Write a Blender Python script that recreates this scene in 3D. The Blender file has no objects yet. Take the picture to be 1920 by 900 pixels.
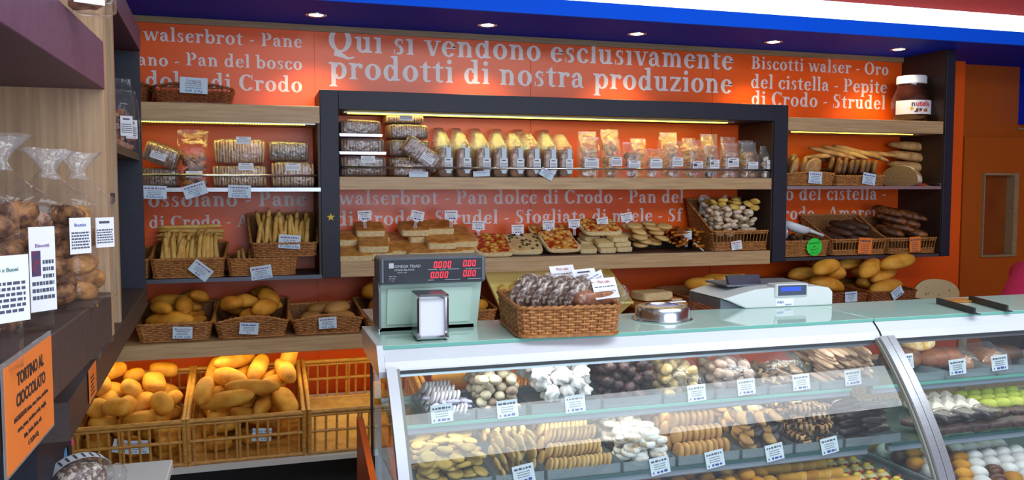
import bpy, math, random
import numpy as np
from mathutils import Vector, Matrix, Euler, noise as mnoise
PI = math.pi
scene = bpy.context.scene
col = scene.collection
random.seed(7)
# ------------------------------------------------------------------ camera
EYE = 1.65; FPX = 1559.0
YAW = math.atan(480/FPX); PITCH = math.atan(100/FPX)
cam_d = bpy.data.cameras.new('camera'); cam = bpy.data.objects.new('camera', cam_d); col.objects.link(cam)
cam.location = (0, 0, EYE); cam.rotation_euler = (PI/2-PITCH, 0, -YAW)
cam_d.sensor_width = 36; cam_d.lens = 36*FPX/1920; cam_d.clip_start = .02; cam_d.clip_end = 100
scene.camera = cam
scene.view_settings.view_transform = 'Standard'; scene.view_settings.look = 'None'
scene.view_settings.gamma = 1; scene.view_settings.use_curve_mapping = False
scene.view_settings.exposure = 0.0
# ------------------------------------------------------------------ world and big lights
W = bpy.data.worlds.new('sky'); scene.world = W; W.use_nodes = True
W.node_tree.nodes['Background'].inputs[0].default_value = (.62, .72, 1, 1)
W.node_tree.nodes['Background'].inputs[1].default_value = .30
def area(name, loc, aim, sx, sy, power, colr, spread=PI):
    d = bpy.data.lights.new(name, 'AREA'); d.shape = 'RECTANGLE'; d.size = sx; d.size_y = sy
    d.energy = power; d.color = colr; d.spread = spread
    o = bpy.data.objects.new(name, d); col.objects.link(o); o.location = loc
    o.rotation_euler = (Vector(aim)-Vector(loc)).to_track_quat('-Z', 'Y').to_euler()
    return o
area('daylight_shop_window', (1.7, -1.9, 1.75), (1.7, 2, 1.35), 3.6, 2.0, 110, (.74, .84, 1))
area('ceiling_fill_light', (1.9, .9, 3.1), (1.8, 2.2, 0), 4.0, 1.2, 105, (.90, .95, 1))  # added overhead fill, not a fixture of the shop
# ------------------------------------------------------------------ pixel -> world for laying things out at true depth
_F = Vector((math.sin(YAW)*math.cos(PITCH), math.cos(YAW)*math.cos(PITCH), -math.sin(PITCH)))
_R = Vector((math.cos(YAW), -math.sin(YAW), 0)); _U = _R.cross(_F)
def fx(px, Y, z):
    'x of the point at depth Y and height z seen in column px'
    u = (px-960)/FPX; q0 = Vector((0, Y, z-EYE))
    a = q0.dot(_R)-u*q0.dot(_F); b = _R.x-u*_F.x
    return -a/b
def fz(px, py, Y):
    d = _F+(px-960)/FPX*_R-(py-450)/FPX*_U
    return EYE+d.z*Y/d.y
def at(px, py, Y=None, z=None, X=None):
    d = _F+(px-960)/FPX*_R-(py-450)/FPX*_U
    t = Y/d.y if Y is not None else (X/d.x if X is not None else (z-EYE)/d.z)
    return Vector((0, 0, EYE))+d*t
# ------------------------------------------------------------------ materials
def lin(h):
    h = h.lstrip('#'); c = [int(h[i:i+2], 16)/255 for i in (0, 2, 4)]
    return tuple(x/12.92 if x <= .04045 else ((x+.055)/1.055)**2.4 for x in c)+(1,)
MATS = {}
def mat(name, c1, c2=None, rough=.5, metal=0, scale=20, stretch=(1, 1, 1), bump=0, bscale=None, spec=.5, detail=4, lo=.35, hi=.65, rnd=0, coat=0, sss=0):
    if name in MATS: return MATS[name]
    m = bpy.data.materials.new(name); m.use_nodes = True; nt = m.node_tree; N = nt.nodes; L = nt.links
    b = N['Principled BSDF']; b.inputs['Roughness'].default_value = rough; b.inputs['Metallic'].default_value = metal
    b.inputs['Specular IOR Level'].default_value = spec; b.inputs['Coat Weight'].default_value = coat
    b.inputs['Base Color'].default_value = lin(c1)
    if c2 or bump:
        tc = N.new('ShaderNodeTexCoord'); mp = N.new('ShaderNodeMapping'); mp.inputs['Scale'].default_value = stretch
        L.new(tc.outputs['Object'], mp.inputs[0])
        vec = mp.outputs[0]
        if rnd:
            oi = N.new('ShaderNodeObjectInfo'); ad = N.new('ShaderNodeVectorMath'); ad.operation = 'ADD'
            ml = N.new('ShaderNodeMath'); ml.operation = 'MULTIPLY'; ml.inputs[1].default_value = 9
            L.new(oi.outputs['Random'], ml.inputs[0]); L.new(vec, ad.inputs[0]); L.new(ml.outputs[0], ad.inputs[1]); vec = ad.outputs[0]
    if c2:
        nz = N.new('ShaderNodeTexNoise'); nz.inputs['Scale'].default_value = scale; nz.inputs['Detail'].default_value = detail
        L.new(vec, nz.inputs['Vector'])
        cr = N.new('ShaderNodeValToRGB'); cr.color_ramp.elements[0].color = lin(c1); cr.color_ramp.elements[1].color = lin(c2)
        cr.color_ramp.elements[0].position = lo; cr.color_ramp.elements[1].position = hi
        L.new(nz.outputs[0], cr.inputs[0]); out = cr.outputs[0]
        if rnd:
            hs = N.new('ShaderNodeHueSaturation'); mr = N.new('ShaderNodeMapRange'); mr.inputs[3].default_value = 1-rnd; mr.inputs[4].default_value = 1+rnd*.6
            L.new(oi.outputs['Random'], mr.inputs[0]); L.new(mr.outputs[0], hs.inputs['Value']); L.new(out, hs.inputs['Color']); out = hs.outputs[0]
        L.new(out, b.inputs['Base Color'])
    if bump:
        n2 = N.new('ShaderNodeTexNoise'); n2.inputs['Scale'].default_value = bscale or scale*3; n2.inputs['Detail'].default_value = 5
        L.new(vec, n2.inputs['Vector'])
        bp = N.new('ShaderNodeBump'); bp.inputs['Strength'].default_value = bump; bp.inputs['Distance'].default_value = .004
        L.new(n2.outputs[0], bp.inputs['Height']); L.new(bp.outputs[0], b.inputs['Normal'])
    MATS[name] = m; return m
def emis(name, c, s):
    if name in MATS: return MATS[name]
    m = bpy.data.materials.new(name); m.use_nodes = True; b = m.node_tree.nodes['Principled BSDF']
    b.inputs['Base Color'].default_value = (0.02, .02, .02, 1); b.inputs['Emission Color'].default_value = lin(c); b.inputs['Emission Strength'].default_value = s
    MATS[name] = m; return m
def clear(name, tint='#ffffff', lo=.06, hi=.6, rough=.08, bump=0, bscale=40, haze=0, hazec='#e8ecf4', ior=1.45):
    'thin clear sheet: see-through with a mirror share that grows towards grazing angles'
    if name in MATS: return MATS[name]
    m = bpy.data.materials.new(name); m.use_nodes = True; nt = m.node_tree; N = nt.nodes; L = nt.links
    N.remove(N['Principled BSDF']); o = N['Material Output']
    t = N.new('ShaderNodeBsdfTransparent'); t.inputs[0].default_value = lin(tint)
    g = N.new('ShaderNodeBsdfGlossy'); g.inputs['Roughness'].default_value = rough; g.inputs['Color'].default_value = (1, 1, 1, 1)
    ge = N.new('ShaderNodeNewGeometry'); lw = N.new('ShaderNodeVectorMath'); lw.operation = 'DOT_PRODUCT'; L.new(ge.outputs['Incoming'], lw.inputs[0]); L.new(ge.outputs['Normal'], lw.inputs[1])
    ab = N.new('ShaderNodeMath'); ab.operation = 'ABSOLUTE'; L.new(lw.outputs['Value'], ab.inputs[0]); iv = N.new('ShaderNodeMath'); iv.operation = 'SUBTRACT'; iv.inputs[0].default_value = 1; L.new(ab.outputs[0], iv.inputs[1]); iv.use_clamp = True
    pw = N.new('ShaderNodeMath'); pw.operation = 'POWER'; pw.inputs[1].default_value = 4; L.new(iv.outputs[0], pw.inputs[0])
    mr = N.new('ShaderNodeMapRange'); mr.inputs[3].default_value = lo; mr.inputs[4].default_value = hi
    L.new(pw.outputs[0], mr.inputs[0])
    mx = N.new('ShaderNodeMixShader'); L.new(mr.outputs[0], mx.inputs[0]); L.new(t.outputs[0], mx.inputs[1]); L.new(g.outputs[0], mx.inputs[2])
    out = mx.outputs[0]
    if haze:
        d = N.new('ShaderNodeBsdfDiffuse'); d.inputs[0].default_value = lin(hazec)
        m2 = N.new('ShaderNodeMixShader'); m2.inputs[0].default_value = haze; L.new(out, m2.inputs[1]); L.new(d.outputs[0], m2.inputs[2]); out = m2.outputs[0]
    if bump:
        tc = N.new('ShaderNodeTexCoord'); nz = N.new('ShaderNodeTexNoise'); nz.inputs['Scale'].default_value = bscale; nz.inputs['Detail'].default_value = 3
        nz.inputs['Distortion'].default_value = 1.2
        L.new(tc.outputs['Object'], nz.inputs['Vector']); bp = N.new('ShaderNodeBump'); bp.inputs['Strength'].default_value = bump; bp.inputs['Distance'].default_value = .01
        L.new(nz.outputs[0], bp.inputs['Height']); L.new(bp.outputs[0], g.inputs['Normal']); L.new(bp.outputs[0], lw.inputs[1])
    L.new(out, o.inputs[0]); MATS[name] = m; return m
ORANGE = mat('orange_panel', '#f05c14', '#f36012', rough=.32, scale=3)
ORANGE2 = mat('shade_darkened_orange', '#ae520a', '#b2550b', rough=.4, scale=3)  # panel orange darkened, the shade of the recess is put into the colour
OAK = mat('oak_laminate', '#ad8a62', '#c9a87c', rough=.45, scale=9, stretch=(.6, 6, 12), lo=.3, hi=.7, bump=.05)
OAKV = mat('oak_laminate_vertical', '#a08062', '#bb9a76', rough=.45, scale=9, stretch=(14, 14, .5), lo=.3, hi=.7, bump=.05)
OAKD = mat('oak_trim_strip', '#8d7454', '#a08661', rough=.5, scale=9, stretch=(.6, 6, 12))
NAVY = mat('dark_navy_laminate', '#191c2c', '#1d2032', rough=.55, scale=40, bump=.04)
DARKB = mat('dark_brown_laminate', '#3f3230', '#4a3a37', rough=.5, scale=60, bump=.05)
WENGE = mat('dark_wenge_board', '#2c1c14', '#38241a', rough=.5, scale=12, stretch=(8, 8, .6))
BLUE = mat('blue_soffit_paint', '#1530d0', '#1732cc', spec=.1, rough=.6, scale=4)
BLUEL = mat('bright_blue_fascia_paint', '#0560ff', '#0661fa', spec=.1, rough=.6, scale=4)
CEILW = mat('white_ceiling_paint', '#c9ccd2', rough=.8, scale=4)
REDC = mat('red_ceiling_paint', '#b8403c', '#b5413f', rough=.6, scale=4)
WHITE = mat('white_laminate', '#d8d8d6', '#dddcd8', rough=.4, scale=5)
WHITEG = mat('white_enamel', '#d6dae0', '#dadee3', rough=.28, scale=5, spec=.5)
ALU = mat('brushed_aluminium', '#c8ccd0', '#b8bcc2', rough=.35, metal=.85, scale=30, stretch=(1, 30, 30))
CHROME = mat('chrome', '#e0e0e4', rough=.12, metal=1)
STEEL = mat('stainless_steel', '#c9ccd0', rough=.22, metal=1)
BLACK = mat('black_plastic', '#17181c', rough=.4)
RUBBER = mat('black_rubber_seal', '#1a1a24', rough=.6)
FLOORM = mat('floor_tiles', '#8a8478', '#979084', rough=.4, scale=3)
WICK = mat('brown_wicker', '#93592a', '#c58648', rough=.55, scale=55, lo=.3, hi=.7, rnd=.12)
WICKD = mat('dark_brown_wicker', '#6e3514', '#94522a', rough=.5, scale=55, lo=.3, hi=.7)
WICKIN = mat('dark_wicker_lining', '#6d431f', '#85562b', rough=.8, scale=60)  # darker brown than the woven wall
CANE = mat('honey_cane', '#b67f3a', '#d09a4e', rough=.45, scale=30, stretch=(1, 1, 4))
PAPER = mat('white_paper', '#e9eaf0', rough=.6)
PAPERB = mat('pale_blue_price_card', '#c9dcea', rough=.5)
INK = mat('grey_ink', '#4a4f62', rough=.7); INKB = mat('blue_ink', '#24409a', rough=.7); INKR = mat('red_ink', '#b02a3c', rough=.7); INKP = mat('purple_ink', '#8a5a94', rough=.7)
LETTER = mat('off_white_lettering', '#e8dcdc', rough=.35)
LED = emis('led_strip_yellow', '#ffe94a', 5.5)
FILM = clear('clear_film', lo=.09, hi=.8, rough=.13, bump=.6, bscale=34, haze=.08)
FILMN = clear('highlight_neck_film', lo=.06, hi=.9, rough=.12, bump=1.0, bscale=30, haze=.10)  # white highlights of the neck put into the film as haze and gloss
FILMG = clear('golden_lit_crinkled_film', lo=.22, hi=.9, rough=.22, bump=1.0, bscale=70, haze=.03)  # clear film, extra mirror share on upper faces stands in for LED glow
FILMB = clear('clear_crinkled_bag_film', lo=.025, hi=.65, rough=.04, bump=.7, bscale=18, haze=.008)
GLASS = clear('clear_display_glass', tint='#eef6f4', lo=.045, hi=.9, rough=.0, haze=.03, hazec='#d8e6ee')
GLASSE = mat('green_glass_edge', '#74b8a8', rough=.15, spec=.8)
GLASST = mat('green_tinted_glass_top', '#c4e6da', '#cbeade', rough=.05, spec=.7, scale=3)
# bread and pastry
B_GOLD = mat('golden_crust', '#c98324', '#e6a944', spec=.3, rough=.62, scale=14, rnd=.16, bump=.12, bscale=60)
B_GOLD2 = mat('deep_golden_crust', '#b8701c', '#dc9a34', spec=.3, rough=.62, scale=14, rnd=.18, bump=.15, bscale=60)
B_STICK = mat('pale_breadstick_crust', '#d8a24a', '#ecc474', rough=.6, scale=22, rnd=.14, bump=.15, bscale=90)
B_BROWN = mat('brown_flour_dusted_crust', '#8e6038', '#c79a66', rough=.75, scale=18, rnd=.2, bump=.3, bscale=50)
B_RYE = mat('rye_crust', '#6f4a2c', '#93683f', rough=.75, scale=25, rnd=.2, bump=.3, bscale=60)
B_DARK = mat('dark_rye_crust', '#3a2114', '#5c3520', rough=.6, scale=25, rnd=.2, bump=.3, bscale=50)
B_NUT = mat('walnut_loaf_crust', '#4a2410', '#9a5a22', rough=.5, scale=30, rnd=.2, bump=.8, bscale=70, lo=.42, hi=.7)
CRUMB = mat('pale_bread_crumb', '#d8bd86', '#ead7a8', rough=.85, scale=90, bump=.5, bscale=120)
CRUMBS = mat('seeded_crumb', '#cdb88c', '#8a7450', rough=.85, scale=60, lo=.62, hi=.68, bump=.3)
CRUMBD = mat('grey_rye_crumb', '#7d5f43', '#93734f', rough=.85, scale=90, bump=.4)
FLOURC = mat('flour_cracked_crust', '#e3d6bd', '#a98453', rough=.9, scale=16, lo=.52, hi=.6)
FOC = mat('focaccia_top', '#b3692a', '#dfa04c', rough=.45, scale=22, rnd=.12, bump=.5, bscale=40)
PIZ = mat('pizza_topping', '#a92c0c', '#e0a03c', rough=.4, scale=45, lo=.44, hi=.58, bump=.9, bscale=60)
TOAST = mat('brown_toast', '#7a4a26', '#a06a3a', rough=.8, scale=30, rnd=.1)
TOASTL = mat('pale_rusk', '#b98650', '#d3a670', rough=.8, scale=30, rnd=.1)
COOK = mat('tan_cookie', '#b17c44', '#d2a266', rough=.7, scale=40, rnd=.16, bump=.3, bscale=120)
COOKD = mat('brown_cookie', '#7b4a28', '#9b6438', rough=.7, scale=40, rnd=.18, bump=.4, bscale=100)
COOKP = mat('pinkish_cookie', '#c09080', '#dab8a4', rough=.7, scale=40, rnd=.1, bump=.3)
COOKY = mat('yellow_cookie', '#c9a040', '#e2c064', rough=.7, scale=40, rnd=.12, bump=.3)
COOKW = mat('sugar_dusted_cookie', '#efe9e2', '#cdb08c', rough=.85, scale=35, lo=.5, hi=.62, rnd=.05, bump=.3)
MERW = mat('white_meringue', '#f0ebe8', '#e2d6d4', rough=.6, scale=20, rnd=.05)
CHOC = mat('dark_chocolate', '#2a1a18', '#3a2420', rough=.35, scale=30, rnd=.1, bump=.2)
CHOCR = mat('rough_dark_chocolate', '#2a1c20', '#5a3a34', rough=.45, scale=60, rnd=.2, bump=1, bscale=120)
LILAC = mat('lilac_sugar', '#b9b4d2', '#cfc8dc', rough=.7, scale=30, rnd=.08)
GOLDF = mat('gold_foil', '#d8a41c', '#f2cf4a', rough=.25, metal=.9, scale=30, bump=.8, bscale=50)
# ------------------------------------------------------------------ mesh builder
class G:
    def __init__(s): s.v = []; s.f = []; s.m = []; s.cur = 0
    def add(s, vs, fs, M=None, mi=None):
        o = len(s.v)
        if M is not None: vs = [M @ Vector(p) for p in vs]
        s.v += [tuple(p) for p in vs]; s.f += [tuple(i+o for i in f) for f in fs]; s.m += [s.cur if mi is None else mi]*len(fs); return s
    def box(s, x0, x1, y0, y1, z0, z1, b=0, M=None, mi=None):
        if not b:
            vs = [(x, y, z) for x in (x0, x1) for y in (y0, y1) for z in (z0, z1)]
            return s.add(vs, [(0, 1, 3, 2), (4, 6, 7, 5), (0, 4, 5, 1), (2, 3, 7, 6), (0, 2, 6, 4), (1, 5, 7, 3)], M, mi)
        b = min(b, (x1-x0)*.49, (y1-y0)*.49, (z1-z0)*.49)
        vs = []; ix = {}
        for i in (0, 1):
            for j in (0, 1):
                for k in (0, 1):
                    p = [(x0, x1)[i], (y0, y1)[j], (z0, z1)[k]]; sg = (1-2*i, 1-2*j, 1-2*k)
                    for a in range(3):
                        q = [p[c]+(0 if c == a else sg[c]*b) for c in range(3)]
                        ix[i, j, k, a] = len(vs); vs.append(tuple(q))
        fs = []
        for a in range(3):
            u, w = (a+1) % 3, (a+2) % 3
            for e in (0, 1):
                def key(p, q):
                    t = [0, 0, 0]; t[a] = e; t[u] = p; t[w] = q; return ix[t[0], t[1], t[2], a]
                r = [key(0, 0), key(1, 0), key(1, 1), key(0, 1)]
                fs.append(tuple(r if e else r[::-1]))
            for p in (0, 1):
                for q in (0, 1):
                    def k2(e, ax):
                        t = [0, 0, 0]; t[a] = e; t[u] = p; t[w] = q; return ix[t[0], t[1], t[2], ax]
                    r = [k2(0, u), k2(1, u), k2(1, w), k2(0, w)]
                    fs.append(tuple(r if (p+q) % 2 == 0 else r[::-1]))
        for i in (0, 1):
            for j in (0, 1):
                for k in (0, 1):
                    r = [ix[i, j, k, 0], ix[i, j, k, 1], ix[i, j, k, 2]]
                    fs.append(tuple(r if (i+j+k) % 2 == 1 else r[::-1]))
        return s.add(vs, fs, M, mi)
    def tube(s, pts, r, n=6, closed=False, mi=None, flat=1, M=None):
        pts = [Vector(p) for p in pts]; N = len(pts); vs = []; fs = []
        for i, p in enumerate(pts):
            a = pts[i-1] if (i or closed) else pts[i]; b = pts[(i+1) % N] if (i < N-1 or closed) else pts[i]
            t = (b-a).normalized() if (b-a).length > 1e-9 else Vector((0, 0, 1))
            up = Vector((0, 0, 1)) if abs(t.z) < .95 else Vector((0, 1, 0))
            u = t.cross(up).normalized(); w = u.cross(t)
            rr = r[i] if hasattr(r, '__len__') else r
            for k in range(n):
                an = 2*PI*k/n+PI/n; vs.append(p+u*math.cos(an)*rr*flat+w*math.sin(an)*rr)
        for i in range(N if closed else N-1):
            j = (i+1) % N
            for k in range(n): fs.append((i*n+k, i*n+(k+1) % n, j*n+(k+1) % n, j*n+k))
        if not closed: fs += [tuple(range(n))[::-1], tuple(range((N-1)*n, N*n))]
        return s.add(vs, fs, M, mi)
    def lathe(s, prof, n=24, M=None, mi=None, cap=True):
        vs = []; fs = []
        for r, z in prof: vs += [(r*math.cos(2*PI*k/n), r*math.sin(2*PI*k/n), z) for k in range(n)]
        for i in range(len(prof)-1):
            for k in range(n): fs.append((i*n+k, i*n+(k+1) % n, (i+1)*n+(k+1) % n, (i+1)*n+k))
        if cap:
            if prof[0][0] > 1e-5: fs.append(tuple(range(n))[::-1])
            if prof[-1][0] > 1e-5: fs.append(tuple(range((len(prof)-1)*n, len(prof)*n)))
        return s.add(vs, fs, M, mi)
    def prism(s, poly, a0, a1, ax='x', M=None, mi=None):
        n = len(poly)
        def P(p, a): return {'x': (a, p[0], p[1]), 'y': (p[0], a, p[1]), 'z': (p[0], p[1], a)}[ax]
        vs = [P(p, a0) for p in poly]+[P(p, a1) for p in poly]
        fs = [tuple(range(n)), tuple(range(n, 2*n))[::-1]]+[(i, i+n, (i+1) % n+n, (i+1) % n) for i in range(n)]
        return s.add(vs, fs, M, mi)
    def sell(s, rx, ry, rz, e1=2, e2=2, n=20, m=10, M=None, mi=None, bump=0, bs=8, seed=0, flat=1, fn=None):
        'superellipsoid; flat<1 squashes the underside'
        vs = []; fs = []
        sp = lambda c, e: math.copysign(abs(c)**(2/e), c)
        for i in range(m+1):
            ph = -PI/2+PI*i/m
            for k in range(n):
                th = 2*PI*k/n
                x = rx*sp(math.cos(ph), e1)*sp(math.cos(th), e2); y = ry*sp(math.cos(ph), e1)*sp(math.sin(th), e2); z = rz*sp(math.sin(ph), e1)
                if z < 0: z *= flat
                if bump:
                    q = 1+bump*mnoise.noise(Vector((x*bs+seed*3.1, y*bs+seed, z*bs)))
                    x, y, z = x*q, y*q, z*q
                if fn: x, y, z = fn(x, y, z)
                vs.append((x, y, z))
        for i in range(m):
            for k in range(n): fs.append((i*n+k, i*n+(k+1) % n, (i+1)*n+(k+1) % n, (i+1)*n+k))
        return s.add(vs, fs, M, mi)
    def quad(s, a, b, c, d, mi=None): return s.add([a, b, c, d], [(0, 1, 2, 3)], None, mi)
    def mesh(s, name, mats, smooth=False, angle=None):
        me = bpy.data.meshes.new(name); me.from_pydata(s.v, [], s.f)
        mats = mats if isinstance(mats, (list, tuple)) else [mats]
        for m in mats: me.materials.append(m)
        me.polygons.foreach_set('material_index', s.m)
        me.validate()
        import bmesh
        bm = bmesh.new(); bm.from_mesh(me); bmesh.ops.recalc_face_normals(bm, faces=bm.faces); bm.to_mesh(me); bm.free()
        if smooth:
            me.polygons.foreach_set('use_smooth', [True]*len(me.polygons))
            if angle: me.set_sharp_from_angle(angle=angle)
        me.update(); return me
def Tm(loc=(0, 0, 0), rot=(0, 0, 0), sc=1):
    S = Matrix.Diagonal((sc, sc, sc, 1)) if not hasattr(sc, '__len__') else Matrix.Diagonal((*sc, 1))
    return Matrix.Translation(loc) @ Euler(rot).to_matrix().to_4x4() @ S
def obj(name, me, parent=None, M=None, kind=None):
    o = bpy.data.objects.new(name, me); col.objects.link(o)
    if M is not None: o.matrix_basis = M
    if parent is not None: o.parent = parent
    if kind: o['kind'] = kind
    return o
def tag(o, label, cat, group=None):
    o['label'] = label; o['category'] = cat
    if group: o['group'] = group
    return o
def thing(name, label, cat, M=None, group=None):
    return tag(obj(name, None, None, M), label, cat, group)
def part(name, g, m, parent, smooth=False, angle=None, M=None, label=None, kind=None):
    me = g if isinstance(g, bpy.types.Mesh) else g.mesh(name, m, smooth, angle)
    o = obj(name, me, parent, M, kind)
    if label: o['label'] = label
    return o
def struct(name, g, m, parent=None, **k): return part(name, g, m, parent, kind='structure', **k)
def dup(o, M=None, label=None, group=None, parent=None):
    c = o.copy(); col.objects.link(c)
    if M is not None: c.matrix_basis = M
    if parent is not None: c.parent = parent
    if label: c['label'] = label
    if group: c['group'] = group
    for ch in list(o.children): dup(ch, None, None, None, c)
    return c
# ------------------------------------------------------------------ heaps: drop meshes on a height map so that nothing sinks into anything
_vc = {}
def vv(me):
    if me.name not in _vc:
        a = np.empty(len(me.vertices)*3); me.vertices.foreach_get('co', a); _vc[me.name] = a.reshape(-1, 3)
    return _vc[me.name]
class Heap:
    def __init__(s, x0, x1, y0, y1, z0=0, c=.01, M=None):
        s.b = (x0, x1, y0, y1); s.c = c; s.nx = max(1, int(math.ceil((x1-x0)/c))); s.ny = max(1, int(math.ceil((y1-y0)/c)))
        s.H = np.full((s.nx, s.ny), float(z0)); s.M = M or Matrix()
    def drop(s, me, rotf, rnd, tries=14, zmax=9, soft=.0, xy=None):
        best = None; V0 = vv(me)
        for _ in range(tries):
            R = Euler(rotf(rnd)).to_matrix(); V = V0 @ np.array(R).T
            lo = V.min(0); hi = V.max(0); x0, x1, y0, y1 = s.b
            ax, bx, ay, by = x0-lo[0], x1-hi[0], y0-lo[1], y1-hi[1]
            if ax > bx: ax = bx = (ax+bx)/2
            if ay > by: ay = by = (ay+by)/2
            p = (rnd.uniform(ax, bx), rnd.uniform(ay, by)) if xy is None else (min(max(xy[0]+rnd.uniform(-.004, .004), ax), bx), min(max(xy[1], ay), by))
            i = np.clip(((V[:, 0]+p[0]-x0)/s.c).astype(int), 0, s.nx-1); j = np.clip(((V[:, 1]+p[1]-y0)/s.c).astype(int), 0, s.ny-1)
            z = float((s.H[i, j]-V[:, 2]).max()); top = z+hi[2]
            if best is None or top < best[0]: best = (top, z, p, R, V, i, j)
        top, z, p, R, V, i, j = best
        if top > zmax: return None
        z -= soft
        np.maximum.at(s.H, (i, j), z+V[:, 2])
        return s.M @ Matrix.Translation((p[0], p[1], z+.0008)) @ R.to_4x4()
def pile(h, meshes, n, rotf, name, label, cat, group, seed=1, tries=14, zmax=9, soft=0, parent=None):
    rnd = random.Random(seed); out = []
    for k in range(n):
        me = meshes[k % len(meshes)]
        M = h.drop(me, rotf, rnd, tries, zmax, soft)
        if M is None: continue
        o = obj(name, me, parent, M)
        if parent is None: tag(o, label, cat, group)
        out.append(o)
    return out
def yawrot(t=.25): return lambda r: (r.uniform(-t, t), r.uniform(-t, t), r.uniform(0, 2*PI))
# ------------------------------------------------------------------ bold serif lettering (one flat mesh per line)
def _ring(cx, cy, rx, ry, tx, ty, a0=0, a1=360, n=26):
    out = []; tx *= 1.15 if tx > .08 else 1; ty *= 1.25 if ty < .05 else 1
    for i in range(n):
        q = []
        for a in (a0+(a1-a0)*i/n, a0+(a1-a0)*(i+1)/n):
            a = math.radians(a); q.append(((cx+rx*math.cos(a), cy+ry*math.sin(a)), (cx+(rx-tx)*math.cos(a), cy+(ry-ty)*math.sin(a))))
        out.append([q[0][0], q[1][0], q[1][1], q[0][1]])
    return out
def _bar(x0, y0, x1, y1): return [[(x0, y0), (x1, y0), (x1, y1), (x0, y1)]]
def _ser(cx, y, w=.2, h=.03, up=1): return [[(cx-w/2, y), (cx+w/2, y), (cx+w/2-.01, y+h*up), (cx+.055, y+h*1.8*up), (cx-.055, y+h*1.8*up), (cx-w/2+.01, y+h*up)]]
def _flag(x, y, w=.07, h=.06): return [[(x-w, y-.012), (x+.01, y), (x+.01, y-h-.03), (x-w, y-.04)]]
def _diag(x0, y0, x1, y1, w): return [[(x0, y0), (x0+w, y0), (x1+w, y1), (x1, y1)]]
def _arch(x0, x1, y=.45, t=.1): # shoulder of n, m, h from stem x0 to right stem left edge x1
    return _ring(x0+(x1+t-x0)/2, y-.15, (x1+t-x0)/2, .155, t*.95, .062, 12, 150, 14)
XH, CAP, ASC, ST = .45, .66, .70, .122
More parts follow.
